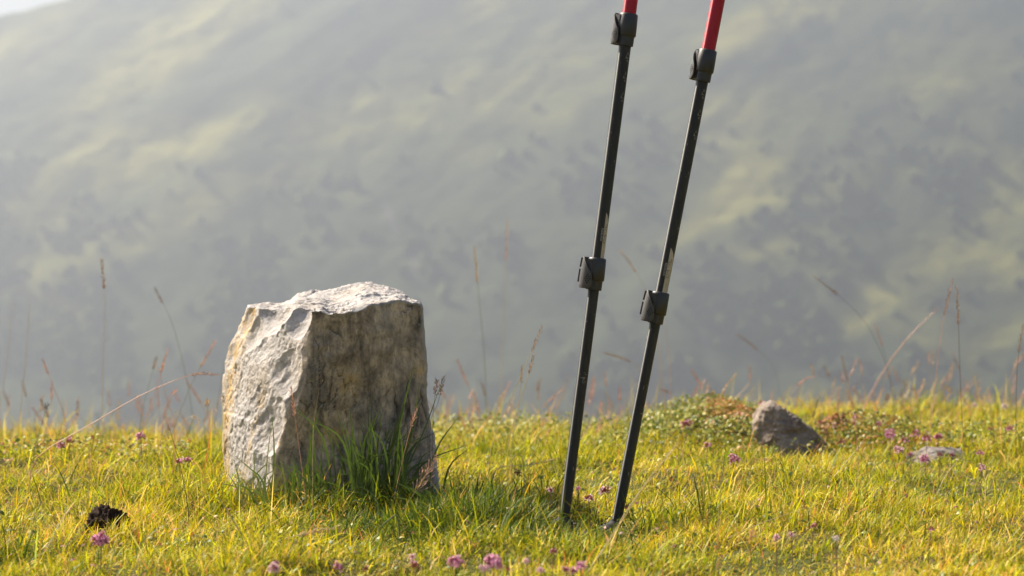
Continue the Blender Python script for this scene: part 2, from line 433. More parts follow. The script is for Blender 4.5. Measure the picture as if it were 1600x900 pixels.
meadow = np.zeros_like(hx)
for (px, py, wx, wy, a) in PATCH:
    cx, cy = ray_hit(px, py)
    sx = 1.35 * wx / FPX * cy; sy = 1.35 * wy / FPX * cy / 0.62
    meadow += a * np.exp(-((hx - cx) / sx) ** 2 - ((hy - cy - 0.5 * (hx - cx)) / sy) ** 2)
q = np.stack([hx, hy, hz], -1)
brk = fbm(q / 24, 5, 71, 0.6)
open_f = sstep(0.02, 1.15, meadow + 0.48 * brk)
scree = sstep(0.50, 0.72, fbm(np.stack([(hx + 0.25 * hy) / 14, hy / 110, hz / 200], -1), 3, 83)) * 0.5
c_open = np.array([0.300, 0.280, 0.075]); c_scrub = np.array([0.062, 0.080, 0.030]); c_scree = np.array([0.24, 0.21, 0.20])
tint = c_scrub + (c_open - c_scrub) * open_f[:, None]
tint = tint + (c_scree - tint) * (scree * (1 - open_f))[:, None]
hill = big_mesh('mountain', np.stack([hx, hy, hz], 1), [grid_faces(len(mx), len(my))], M['hill'], colors=tint); kind(hill, 'structure')

# scrub and trees on the far slope: one far-off wood
def ico(sub=1):
    bm = bmesh.new(); bmesh.ops.create_icosphere(bm, subdivisions=sub, radius=1.0)
    v = np.array([x.co[:] for x in bm.verts]); f = np.array([[y.index for y in x.verts] for x in bm.faces]); bm.free(); return v, f
iv, ifc = ico(1); iv2, if2 = ico(2)
ntry = 42000
tx = RNG.uniform(-420, 420, ntry); ty = RNG.uniform(880, 1420, ntry)
ix = np.clip(np.searchsorted(mx, tx), 0, len(mx) - 1); iy = np.clip(np.searchsorted(my, ty), 0, len(my) - 1)
of = open_f[iy * len(mx) + ix]
tz = mountain_z(tx, ty)
rows = HORIZON - (tz - CAM_H) / ty * FPX
dens = sstep(150, 430, rows) * 0.95 + 0.01
clump = sstep(-0.05, 0.30, fbm(np.stack([tx / 30, ty / 45, 0 * tx], -1), 3, 91))
keep = (RNG.random(ntry) < dens * (0.04 + 0.96 * clump) * np.clip(1 - 1.4 * of, 0, 1) * 0.75) & (tz > -270)
tx, ty, tz = tx[keep], ty[keep], tz[keep]
nt_ = len(tx); sz = RNG.uniform(1.0, 3.0, nt_) * (0.75 + 0.5 * RNG.random(nt_))
jit = 1 + 0.32 * RNG.standard_normal((nt_, len(iv)))
TV = iv[None] * jit[..., None] * sz[:, None, None] * np.array([1, 1, 1.25]) + np.stack([tx, ty, tz + sz * 0.55], 1)[:, None, :]
TF = ifc[None] + (np.arange(nt_) * len(iv))[:, None, None]
o = big_mesh('far_wood', TV.reshape(-1, 3), [TF.reshape(-1, 3)], M['tree'], smooth=True); kind(o, 'stuff')
o['label'] = 'dark scrub and trees on the hazy mountainside'

# ------------------------------------------------------------------ the standing stone
def build_stone():
    nu, nv, nc = 460, 210, 110
    zt = lambda py: Z(py, 3.56)
    tabz = [-0.06] + [zt(p) for p in (790, 750, 700, 650, 610, 570, 545, 520, 500, 480, 448)]
    XL = [352, 358, 356, 352, 347, 350, 353, 362, 374, 382, 388, 394]
    XR = [424, 424, 425, 430, 446, 462, 474, 482, 484, 484, 482, 480]
    XF = [690, 684, 681, 676, 670, 664, 666, 664, 662, 660, 659, 656]
    F_ = lambda tab, z: np.interp(z, tabz, tab)
    dL, dR, dF = 3.685, 3.462, 3.535
    def rim_z(x, y):
        px = 800 + x / y * FPX
        fr = np.interp(px, [350, 380, 440, 470, 482, 500, 515, 530, 550, 580, 600, 625, 640, 655, 680], [492, 488, 490, 489, 490, 486, 492, 491, 486, 480, 477, 475, 479, 480, 486])
        rr = np.interp(px, [350, 390, 440, 455, 466, 490, 520, 545, 560, 575, 600, 630, 650, 660, 690], [485, 479, 480, 474, 464, 460, 458, 453, 450, 448, 452, 461, 468, 478, 486])
        t = np.clip((y - 3.475) / (3.70 - 3.475), -0.2, 1.1)
        q = np.stack([x, y, 0 * x], -1)
        return CAM_H - ((fr * (1 - t) + rr * t) - HORIZON) / FPX * y + 0.0035 * fbm(q * 55, 4, 140, 0.6) * (1 - 0.6 * np.clip(t, 0, 1)) + 0.003 * fbm(q * 18, 2, 141)
    def section(z):
        """closed outline at heights z (n,) -> (n, nu, 2)"""
        xl, xr, xf = X(F_(XL, z), dL), X(F_(XR, z), dR), X(F_(XF, z), dF)
        C = [np.stack([xl, dL + 0 * z], 1), np.stack([xr, dR + 0 * z], 1), np.stack([xf, dF + 0 * z], 1),
             np.stack([X(F_(XF, z) - 34, 3.78), 3.78 + 0 * z], 1), np.stack([X(F_(XL, z) + 40, 3.82), 3.82 + 0 * z], 1)]
        frac = [0, .27, .57, .78, .90, 1.0]
        u = np.arange(nu) / nu; out = np.zeros((len(z), nu, 2))
        for k in range(5):
            m = (u >= frac[k]) & (u < frac[k + 1]); t = ((u[m] - frac[k]) / (frac[k + 1] - frac[k]))[None, :, None]
            seg = C[k][:, None, :] * (1 - t) + C[(k + 1) % 5][:, None, :] * t
            nrm = C[(k + 1) % 5] - C[k]; nrm = np.stack([nrm[:, 1], -nrm[:, 0]], 1)     # outward is to the right of travel
            seg = seg + nrm[:, None, :] * (0.045, 0.035, 0.02, 0.09, 0.06)[k] * np.sin(np.pi * t)
            out[:, m] = seg
        w = np.exp(-0.5 * (np.arange(-16, 17) / 5.0) ** 2); w /= w.sum()
        return sum(wk * np.roll(out, s, axis=1) for wk, s in zip(w, range(-16, 17)))
    top = section(np.full(1, 0.30))[0]
    rz = rim_z(top[:, 0], top[:, 1])
    v = np.linspace(0, 1, nv); V = np.zeros((nv, nu, 3))
    for j in range(nv):
        zz = -0.06 + (rz + 0.06) * v[j]
        V[j, :, 2] = zz
    zl = np.linspace(-0.06, 0.34, 160); S = section(zl)
    for k in range(2):
        for i in range(nu): V[:, i, k] = np.interp(V[:, i, 2], zl, S[:, i, k])
    c = V[-1, :, :2].mean(0) + np.array([0.01, 0.01]); cap = np.zeros((nc, nu, 3))
    for j in range(nc):
        t = (j + 1) / nc
        xy = V[-1, :, :2] * (1 - t) + c * t
        cap[j, :, :2] = xy; cap[j, :, 2] = rim_z(xy[:, 0], xy[:, 1])
    A = np.concatenate([V, cap], 0); nr = nv + nc
    idx = np.arange(nr * nu).reshape(nr, nu)
    a = idx[:-1]; b = idx[1:]
    F = np.stack([a, np.roll(a, -1, 1), np.roll(b, -1, 1), b], -1).reshape(-1, 4)
    def normals(Pq):
        G = Pq.reshape(nr, nu, 3); du = np.roll(G, -1, 1) - np.roll(G, 1, 1); dv = np.gradient(G, axis=0)
        n = np.cross(du, dv); n[-1] = (0, 0, 1)
        return (n / (np.linalg.norm(n, axis=2, keepdims=True) + 1e-12)).reshape(-1, 3)
    p = A.reshape(-1, 3)
    n0 = normals(p)
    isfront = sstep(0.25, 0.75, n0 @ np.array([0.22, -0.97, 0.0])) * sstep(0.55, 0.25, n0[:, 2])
    istop = sstep(0.45, 0.8, n0[:, 2])
    isleft = np.clip(1 - isfront - istop, 0, 1)
    capm = np.concatenate([np.zeros(nv * nu), np.repeat(1 - ((np.arange(nc) + 1) / nc) ** 6, nu)])
    # broad unevenness and broken planes
    d = 0.0065 * fbm(p * 11, 3, 3)
    w1, w2, cid = worley(p * np.array([26, 26, 20]) + 0.35 * np.stack([fbm(p * 30, 2, 5 + k) for k in range(3)], 1), 13)
    d = d + isleft * (0.0026 * (cid - 0.5) + 0.0011 * fbm(p * np.array([50, 50, 34]), 5, 21, 0.6, ridged=True) + 0.0022 * fbm(p @ np.array([[110.0, 0, 40], [0, 110, 0], [-60, 0, 90]]), 4, 22, 0.65, ridged=True))
    d = d + istop * (0.0035 * (cid - 0.5) + 0.0042 * fbm(p * 38, 4, 23, 0.6, ridged=True))
    # vertical bedding on the weathered front face
    col = fbm(p * np.array([62, 62, 7]), 4, 27, 0.6)
    d = d + isfront * (0.0026 * col + 0.0018 * fbm(p * 50, 3, 29))
    wp = p * np.array([30, 30, 6.5]) + 0.30 * np.stack([fbm(p * 24, 3, 40 + k) for k in range(3)], 1)
    c1, c2, _ = worley(wp, 33)
    gate = sstep(-0.25, 0.35, fbm(p * 14, 3, 47))
    crack = sstep(0.055, 0.0, c2 - c1) * isfront * gate
    e1, e2, _ = worley(p * np.array([75, 75, 11]) + 0.35 * np.stack([fbm(p * 40, 3, 240 + k) for k in range(3)], 1), 133)
    crack = np.maximum(crack, 0.7 * sstep(0.05, 0.0, e2 - e1) * isfront * sstep(-0.1, 0.3, fbm(p * 11, 3, 147)))
    c3, c4, _ = worley(p * 15 + 0.4 * np.stack([fbm(p * 20, 3, 50 + k) for k in range(3)], 1), 37)
    crack2 = sstep(0.020, 0.0, c4 - c3) * sstep(0.0, 0.4, fbm(p * 9, 2, 57)) * (1 - istop)
    crack = np.clip(crack + 0.6 * crack2, 0, 1)
    d = d - 0.0028 * crack
    # level joint across both faces
    zj = 0.128 + 0.10 * (p[:, 0] - X(480, 3.5)) * -0.6 + 0.004 * fbm(p * 18, 3, 63)
    d = d - 0.004 * np.exp(-((p[:, 2] - zj) / 0.0022) ** 2) * isleft * sstep(-0.2, 0.25, fbm(p * 10, 2, 66)) + 0.003 * isleft * sstep(-0.002, 0.002, zj - p[:, 2])
    edge = np.concatenate([np.ones(nv * nu), np.repeat(1 - ((np.arange(nc) + 1) / nc) ** 4, nu)])
    p = p + n0 * (d * edge)[:, None]
    # a flat knocked off the front left arris, half way up
    nf = np.array([-0.50, -0.86, 0.0])
    xr_ = X(F_(XR, p[:, 2]), dR)
    dep_ = (0.0050 + 0.003 * fbm(p * 22, 3, 90)) * sstep(0.06, 0.12, p[:, 2]) * sstep(0.265, 0.232, p[:, 2])
    over = np.clip((p[:, 0] - xr_) * nf[0] + (p[:, 1] - dR) * nf[1] + dep_, 0, 1) * (dep_ > 1e-5)
    p = p - nf * over[:, None]
    # conchoidal chips broken out of the upper left corner and the front rim
    nn = normals(p)
    for (px, py, r, dep, bias) in [(455, 509, 0.048, 0.012, (-.35, -.75, .55)), (438, 497, 0.05, 0.006, (-.6, -.4, .7)), (412, 503, 0.085, 0.009, (-.4, -.6, .6)), (398, 522, 0.06, 0.007, (-.8, -.5, .3)), (468, 498, 0.03, 0.004, (-.2, -.7, .7)),
                                   (387, 505, 0.05, 0.008, (-1, -.3, .5)), (640, 478, 0.03, 0.004, (.2, -.6, .8)), (560, 482, 0.05, 0.003, (0, -.5, .9)), (362, 556, 0.06, 0.006, (-1, -.3, .2)), (349, 655, 0.05, 0.006, (-1, -.4, 0)), (440, 560, 0.09, 0.004, (-.6, -.8, 0)), (420, 640, 0.11, 0.004, (-.7, -.7, 0)), (400, 720, 0.10, 0.004, (-.7, -.7, 0))]:
        sx = 800 + p[:, 0] / p[:, 1] * FPX; sy = HORIZON + (CAM_H - p[:, 2]) / p[:, 1] * FPX
        k = np.argmin((sx - px) ** 2 + (sy - py) ** 2 + 1e5 * np.maximum(p[:, 1] - 3.72, 0) + np.where(nn[:, 1] > 0.1, 1e5, 0))
        b_ = np.array(bias, float); b_ /= np.linalg.norm(b_)
        cc = p[k] + b_ * (r - dep)
        rv = p - cc; rl = np.linalg.norm(rv, axis=1)
        rr = r * (1 + 0.035 * fbm(p * 34, 4, int(px)) + 0.02 * fbm(p * 110, 2, int(py)))
        m = rl < rr
        p[m] = cc + rv[m] / (rl[m][:, None] + 1e-9) * rr[m][:, None]
    n1 = normals(p)
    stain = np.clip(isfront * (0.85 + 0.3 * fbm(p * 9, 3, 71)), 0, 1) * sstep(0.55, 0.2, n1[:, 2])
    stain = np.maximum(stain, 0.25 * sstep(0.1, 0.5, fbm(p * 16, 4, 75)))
    uu = np.tile(np.arange(nu) / nu, nr)
    lich = np.exp(-((uu - 0.035) / 0.035) ** 2) + np.exp(-((uu - 1.0) / 0.02) ** 2) * 0.8
    lich = lich + 0.55 * np.exp(-((uu - 0.165 - 0.02 * fbm(p * 8, 2, 81)) / 0.010) ** 2) * sstep(0.24, 0.16, p[:, 2])
    lich = np.clip(lich * (1 - istop) + isfront * 0.8 * np.exp(-((p[:, 0] - X(545, 3.5)) / 0.016) ** 2 - ((p[:, 2] - Z(600, 3.5)) / 0.03) ** 2), 0, 1)
    base = np.array([X(515, 3.6), 3.62, 0.0])
    ob = big_mesh('standing_stone', p - base, [F], M['stone'], extra={'stain': stain, 'lichen': lich, 'crack': crack})
    ob.location = base
    tag(ob, 'tall pale limestone block with a shaded brown front, upright in the grass', 'stone')
    return ob
STONE = build_stone()

# ------------------------------------------------------------------ smaller rocks and lumps
def planes_rock(name, loc, planes, mat, amp, seed, sub=5, freq=40, soft=30.0):
    """a rock bounded by broken planes: (normal, distance)"""
    v, f = ico(sub)
    acc = 0
    for n, dist in planes:
        n = np.array(n, float); n /= np.linalg.norm(n)
        acc = acc + np.maximum(v @ n / dist, 0) ** soft
    r = acc ** (-1.0 / soft)
    p = v * r[:, None]
    dd = amp * (0.6 * fbm(p * freq, 5, seed, 0.6, ridged=True) + 0.8 * fbm(p * freq * 0.4, 3, seed + 7))
    _, _, ci = worley(p * freq * 1.1 + 0.3 * np.stack([fbm(p * freq, 2, seed + 20 + k) for k in range(3)], 1), seed + 3)
    p = p + v * (dd + amp * 0.55 * (ci - 0.5) + amp * 0.35 * fbm(p * freq * 3.5, 3, seed + 11))[:, None]
    ob = big_mesh(name, p, [f], mat); ob.location = loc; return ob
s_ = 4.5 / FPX
def edge2(pts, depth):
    pl = []
    for (x0, y0), (x1, y1) in zip(pts, pts[1:] + pts[:1]):
        dx, dy = (x1 - x0) * s_, -(y1 - y0) * s_
        n = Vector((-dy, 0, dx)).normalized(); mid = Vector(((x0 + x1) / 2 * s_, 0, -(y0 + y1) / 2 * s_)); dist = mid.dot(n)
        if dist < 0: n = -n; dist = -dist
        pl.append((tuple(n), dist))
    return pl
bp_ = edge2([(-43, 60), (-45, -12), (-28, -40), (-4, -46), (14, -32), (42, 0), (64, 16), (62, 60)], 0)
bp_ += [((0.10, -1, 0.42), 0.036), ((0.55, -0.9, 0.30), 0.040), ((-0.65, -0.8, 0.15), 0.043), ((0, 1, 0.2), 0.06)]
rk = planes_rock('boulder', P(1226, 672, 4.5), bp_, M['rock'], 0.0105, 7, sub=6, freq=40, soft=26)
tag(rk, 'small pointed brown grey boulder beside the leafy mound', 'rock')
fp_ = [((0.05, -0.1, 1), 0.019), ((-0.45, -0.2, 0.8), 0.020), ((-1, 0, 0.5), 0.046), ((1, 0, 0.5), 0.050), ((0, -1, 0.9), 0.028), ((0, 1, 0.5), 0.05), ((0, 0, -1), 0.05), ((0.5, -0.4, 0.9), 0.026)]
rk = planes_rock('flat_rock', P(1468, 722, 4.30), fp_, M['rock_flat'], 0.005, 17, sub=6, freq=50)
tag(rk, 'low flat grey rock half sunk in the grass among pink flowers', 'rock')
cp_ = [((0, 0, 1), 0.0165), ((-1, 0, 0.4), 0.023), ((1, 0, 0.3), 0.023), ((0, -1, 0.4), 0.018), ((0, 1, 0), 0.02), ((0, 0, -1), 0.025), ((-0.6, -0.4, 0.8), 0.015), ((0.6, -0.5, 0.6), 0.018)]
rk = planes_rock('earth_clod', P(162, 823, 3.20), cp_, M['clod'], 0.013, 27, sub=5, freq=90)
tag(rk, 'dark brown crumbly lump of earth in the grass left of the stone', 'earth lump')
dp_ = [((0, 0, 1), 0.012), ((-1, 0, 0.2), 0.016), ((1, 0, -0.2), 0.016), ((0, -1, 0.2), 0.012), ((0, 1, 0), 0.013), ((0, 0, -1), 0.012), ((0.7, 0, 0.8), 0.013)]
rk = planes_rock('dropping', P(1479, 750, 4.05), dp_, M['dropping'], 0.008, 37, sub=4, freq=120)
tag(rk, 'small brown dropping lying in the grass in front of the flat rock', 'dropping')

# ------------------------------------------------------------------ trekking poles
def ring_shell(mb, prof, n=40):
    """lathe: prof = [(radius, z)...]"""
    vs = [(r * math.cos(2 * math.pi * k / n), r * math.sin(2 * math.pi * k / n), z) for r, z in prof for k in range(n)]
    fs = [(i * n + k, i * n + (k + 1) % n, (i + 1) * n + (k + 1) % n, (i + 1) * n + k) for i in range(len(prof) - 1) for k in range(n)]
    mb.add(vs, fs)
def lathe(name, prof, mat, parent, n=40, smooth=True):
    mb = MB(); ring_shell(mb, prof, n); o = mb.build(name, mat, parent, smooth)
    if smooth:
        md = o.modifiers.new('split', 'EDGE_SPLIT'); md.split_angle = rad(40)
    return o
def cyl_point(r, phi, s): return (r * math.sin(phi), -r * math.cos(phi), s)    # phi 0 faces the viewer, + to the right
def text_on_shaft(name, body, size, r, phi0, s0, mat, parent, squeeze=1.0):
    """lettering wrapped on a tube, reading downwards"""
    cu = bpy.data.curves.new(name, 'FONT'); cu.body = body; cu.size = size; cu.resolution_u = 2
    t = bpy.data.objects.new(name, cu); COL.objects.link(t)
    dg = bpy.context.evaluated_depsgraph_get(); dg.update()
    me = bpy.data.meshes.new_from_object(t.evaluated_get(dg))
    bpy.data.objects.remove(t); bpy.data.curves.remove(cu)
    for v in me.vertices:
        v.co = cyl_point(r, phi0 + v.co.y / r, s0 - v.co.x * squeeze)
    me.materials.clear(); me.materials.append(mat)
    o = bpy.data.objects.new(name, me); COL.objects.link(o); o.parent = parent; return o
def patch_on_shaft(name, outline, r, mat, parent):
    """flat print: outline rows of (s, phi_a, phi_b)"""
    vs, fs = [], []; n = 7
    for s, a, b in outline: vs += [cyl_point(r, a + (b - a) * k / (n - 1), s) for k in range(n)]
    for i in range(len(outline) - 1):
        for k in range(n - 1): fs.append((i * n + k, i * n + k + 1, (i + 1) * n + k + 1, (i + 1) * n + k))
    return mesh_obj(name, vs, fs, mat, parent)

def lock(parent, s, r_in, turn, upper):
    """flick lock: clamp ring with a lever on its left side"""
    h = 0.0436; rt = 0.0117 if upper else 0.0113
    z0 = s - h / 2; zs = z0 + h * 0.30
    prof = [(r_in - 0.001, z0), (rt - 0.0016, z0), (rt - 0.0008, z0 + 0.0006), (rt - 0.0006, zs - 0.0008), (rt + 0.0006, zs), (rt + 0.0012, zs + 0.0014), (rt + 0.0010, z0 + h * 0.6),
            (rt + 0.0005, z0 + h - 0.0018), (rt - 0.0004, z0 + h - 0.0004), (rt - 0.0013, z0 + h), (r_in - 0.001, z0 + h)]
    c = lathe('lock_collar', prof, M['plastic'], parent, 48)
    # lever: a thick curved plate with a swept front edge
    cx, R, th = -0.0058, 0.0138, 0.0024
    rows, cols = 26, 24; vo, vi = [], []
    def rad_at(t): return R + 0.0014 * (1 - t) ** 2 + 0.0010 * math.sin(math.pi * t)
    for i in range(rows):
        t = i / (rows - 1); z = z0 + 0.0010 + t * (h - 0.0016)
        edge = rad(np.interp(t, [0, .05, .14, .3, .47, .62, .83, .96, 1], [-14, -2, 6, 4, 0, -18, -42, -62, -70]))
        back = rad(-150); ro = rad_at(t) * (1 - 0.05 * abs(2 * t - 1) ** 8)
        for k in range(cols):
            ph = back + (edge - back) * k / (cols - 1)
            vo.append((cx + ro * math.sin(ph), -ro * math.cos(ph), z)); vi.append((cx + (ro - th) * math.sin(ph), -(ro - th) * math.cos(ph), z))
    nO = rows * cols; fs = []
    for i in range(rows - 1):
        for k in range(cols - 1):
            a = i * cols + k
            fs.append((a, a + 1, a + cols + 1, a + cols)); fs.append((nO + a, nO + a + cols, nO + a + cols + 1, nO + a + 1))
    for i in range(rows - 1):
        for k in (0, cols - 1):
            a = i * cols + k; fs.append((a, a + cols, nO + a + cols, nO + a))
    for k in range(cols - 1):
        for i in (0, rows - 1):
            a = i * cols + k; fs.append((a, a + 1, nO + a + 1, nO + a))
    lv = mesh_obj('lock_lever', vo + vi, fs, M['lever'], c); lv.rotation_euler.z = turn
    bm = bmesh.new(); bm.from_mesh(lv.data); bmesh.ops.recalc_face_normals(bm, faces=bm.faces); bm.to_mesh(lv.data); bm.free()
    md = lv.modifiers.new('split', 'EDGE_SPLIT'); md.split_angle = rad(35)
    # housing between ring and lever
    mb = MB(); za, zb = z0 + 0.0022, z0 + h - 0.0030
    pts = [(-0.0160, -0.0075), (-0.0172, 0.0), (-0.0160, 0.0075), (-0.0075, 0.0112), (-0.002, 0.0110), (-0.002, -0.0110), (-0.0075, -0.0112)]; n = len(pts)
    mb.add([(x, y, za) for x, y in pts] + [(x, y, zb) for x, y in pts], [tuple(range(n))[::-1], tuple(range(n, 2 * n))] + [(k, (k + 1) % n, n + (k + 1) % n, n + k) for k in range(n)])
    mb.build('hinge_block', M['plastic'], c, smooth=False).rotation_euler.z = turn
    for (ta, tb) in ((0.20, 0.60), (0.66, 0.95)):
        mb = MB(); ph = rad(-95); pts = []
        for t in (ta, tb):
            z = z0 + h * t
            for dp, rr in ((-0.34, 0.0), (0.16, 0.0), (0.10, 0.0022), (-0.28, 0.0022)):
                rr += rad_at(t) - 0.0002; pts.append((cx + rr * math.sin(ph + dp), -rr * math.cos(ph + dp), z))
        mb.add(pts, [(3, 2, 1, 0), (4, 5, 6, 7), (0, 1, 5, 4), (1, 2, 6, 5), (2, 3, 7, 6), (3, 0, 4, 7)])
        mb.build('thumb_rib', M['plastic'], c, smooth=False).rotation_euler.z = turn
    # dotted emblem on the lever: rows of small dark lozenges
    for q, (i, j) in enumerate([(0, 0), (1, 0.5), (1, -0.5), (2, 0), (2, 1), (2, -1), (3, .5), (3, -.5), (4, 0)]):
        z = z0 + h * 0.27 + (i - 1) * 0.0026; ph = rad(-19) + j * 0.23; t = (z - z0) / h
        rr = rad_at(t) + 0.00025; mb = MB(); vs = []
        for k in range(6):
            a = k * math.pi / 3; pp = ph + 0.00105 * math.cos(a) / rr
            vs.append((cx + rr * math.sin(pp), -rr * math.cos(pp), z + 0.0012 * math.sin(a)))
        mb.add(vs, [tuple(range(6))]); mb.build('emblem_dot', M['dot'], c, smooth=False).rotation_euler.z = turn
    return c

def make_pole(label, top_px, foot_px, foot_py, d, lock_rows, mark_rows, stripe, logo_row, logo_phi, turn, lock_turn):
    foot = P(foot_px, foot_py, d); top = P(top_px, 0, d); ax = top - foot
    lean = math.atan2(ax.x, ax.z); ca = math.cos(lean)
    root = empty('trekking_pole', foot, (0, lean, 0))
    tag(root, label, 'trekking pole', 'pair of trekking poles standing in the grass')
    S = lambda py: (foot_py - py) / FPX * d / ca          # distance along the pole for a photo row
    rl, rm, ru = 0.0075, 0.0083, 0.0094
    sA, sB = S(lock_rows[1]), S(lock_rows[0])
    lo = lathe('lower_shaft', [(rl * 0.93, 0.008), (rl, 0.05), (rl, sA + 0.01)], M['black_shaft'], root)
    mid = lathe('middle_shaft', [(rm, sA - 0.012), (rm, sB + 0.012)], M['black_shaft'], root)
    up = lathe('upper_shaft', [(ru, sB - 0.008), (ru, sB + 0.34)], M['red_shaft'], root)
    lock(root, sB, rm, lock_turn[0], True); lock(root, sA, rl, lock_turn[1], False)
    # tip, mud basket, grip and strap
    lathe('tip', [(0.0002, -0.075), (0.0022, -0.070), (0.0035, -0.045), (0.0060, 0.0), (0.0075, 0.012), (0.0066, 0.012)], M['plastic'], root, 24)
    bk = lathe('basket', [(0.0080, 0.010), (0.0105, 0.006), (0.0150, 0.001), (0.0240, -0.004), (0.0245, -0.007), (0.0225, -0.008), (0.0140, -0.004), (0.0080, 0.002)], M['rubber'], root, 36)
    for k in range(3):
        lathe('basket_ridge', [(0.0118 + k * 0.0042, 0.0045 - k * 0.0026), (0.0124 + k * 0.0042, 0.0062 - k * 0.0026), (0.0134 + k * 0.0042, 0.0040 - k * 0.0026)], M['rubber'], bk, 36)
    g0 = sB + 0.30
    lathe('grip', [(ru, g0), (0.0135, g0 + 0.006), (0.0145, g0 + 0.03), (0.0130, g0 + 0.06), (0.0150, g0 + 0.10), (0.0145, g0 + 0.14), (0.0175, g0 + 0.155), (0.0180, g0 + 0.175), (0.0120, g0 + 0.188), (0.0, g0 + 0.190)], M['rubber'], root, 32)
    mb = MB(); pts = bez([(0.004, 0, g0 + 0.165), (0.035, -0.01, g0 + 0.16), (0.055, -0.015, g0 + 0.08), (0.05, 0.0, g0 - 0.02), (0.035, 0.015, g0 + 0.05), (0.004, 0.006, g0 + 0.160)], 30)
    vs, fs = [], []
    for i, p in enumerate(pts):
        vs += [(p.x, p.y - 0.008, p.z), (p.x, p.y + 0.008, p.z), (p.x + 0.0012, p.y + 0.008, p.z + 0.0008), (p.x + 0.0012, p.y - 0.008, p.z + 0.0008)]
        if i:
            b = 4 * i
            for k in range(4): fs.append((b - 4 + k, b - 4 + (k + 1) % 4, b + (k + 1) % 4, b + k))
    mesh_obj('wrist_strap', vs, fs, M['webbing'], root)
    # printing on the shafts
    rp = rm + 0.00012
    nums = [('125', '49'), ('120', '47'), ('115', '45')]
    for py, (a, b) in zip(mark_rows, nums):
        s = S(py)
        patch_on_shaft('scale_mark', [(s - 0.00022, turn - 0.22, turn + 0.42), (s + 0.00022, turn - 0.22, turn + 0.42)], rp, M['print_grey'], mid)
        text_on_shaft('scale_number', a, 0.0030, rp, turn + 0.06, s + 0.0085, M['print_grey'], mid)
        text_on_shaft('scale_number', b, 0.0030, rp, turn + 0.06, s - 0.0022, M['print_grey'], mid)
        patch_on_shaft('scale_mark', [(s + 0.0006, turn - 0.10, turn - 0.03), (s + 0.0030, turn - 0.10, turn - 0.03)], rp, M['print_grey'], mid)
    t0, t1, a, b = S(stripe[0]), S(stripe[1]), stripe[2], stripe[3]
    ln = t0 - t1
    patch_on_shaft('print_stripe', [(t1, a, b), (t0 - ln * 0.22, a, b), (t0 - ln * 0.12, a, b - (b - a) * 0.35), (t0 - ln * 0.05, a, b - (b - a) * 0.66), (t0, a, a + 0.01)], rp, M['print_stripe'], mid)
    text_on_shaft('lettering', 'TRAIL BACK', 0.0062, rp + 0.00012, a + 0.08, S(stripe[0] + 17), M['print_dark'], mid, 0.80)
    text_on_shaft('lettering', 'FLICKLOCK', 0.0040, rp, a - 0.42, S(stripe[0] + 24), M['print_light'], mid, 0.85)
    # two chevrons of the maker's emblem, low on the shaft
    rq = rl + 0.00012; s = S(logo_row); ph = logo_phi
    for k, (wd, hh) in enumerate(((0.0021, 0.0072), (0.0018, 0.0052))):
        o_ = k * 0.0034; vs = []; fs = []
        for sg in (1, -1):
            b0 = len(vs)
            for (y, zz) in ((0, 0), (wd * 1.25, 0), (hh * 0.62 + wd, hh), (hh * 0.62, hh)):
                vs.append(cyl_point(rq, ph + (o_ + y) / rq, s + sg * zz))
            fs.append((b0, b0 + 1, b0 + 2, b0 + 3))
        mesh_obj('emblem', vs, fs, M['print_grey'], lo, smooth=False)
    return root
make_pole('left trekking pole, nearer the stone, black below with a red upper tube', 985.5, 880.5, 820, 3.235, (47, 428), (91, 122, 153), (332, 405, rad(24), rad(80)), 590, -0.39, 0.50, (rad(-30), rad(0)))
make_pole('right trekking pole, leaning further, with more red tube showing', 1121.5, 961.5, 826, 3.27, (103, 481), (148, 180, 212), (387, 459, rad(6), rad(64)), 645, 0.42, 0.40, (rad(-52), rad(0)))

# ------------------------------------------------------------------ grass: one carpet nobody could count
BLADES = []      # per blade rows: x, y, height, width, lean angle, bend, azimuth, colour
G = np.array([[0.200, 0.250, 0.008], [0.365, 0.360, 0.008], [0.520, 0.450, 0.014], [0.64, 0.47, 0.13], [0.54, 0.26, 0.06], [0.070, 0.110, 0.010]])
def scatter(n, x0, x1, y0, y1, wedge=None):
    x = RNG.uniform(x0, x1, n); y = RNG.uniform(y0, y1, n)
    if wedge is not None:
        t = RNG.random(n); y = (y0 ** wedge + t * (y1 ** wedge - y0 ** wedge)) ** (1 / wedge)
        x = RNG.uniform(-1, 1, n) * (0.235 * y + 0.30)
    return x, y
def near_stone(x, y):
    inx = (x > X(352, 3.6)) & (x < X(690, 3.56))
    front = 3.47 + np.where(x < X(425, 3.46), (X(425, 3.46) - x) * 2.6, (x - X(425, 3.46)) * 0.30)
    return inx & (y > front + 0.012) & (y < 3.80)
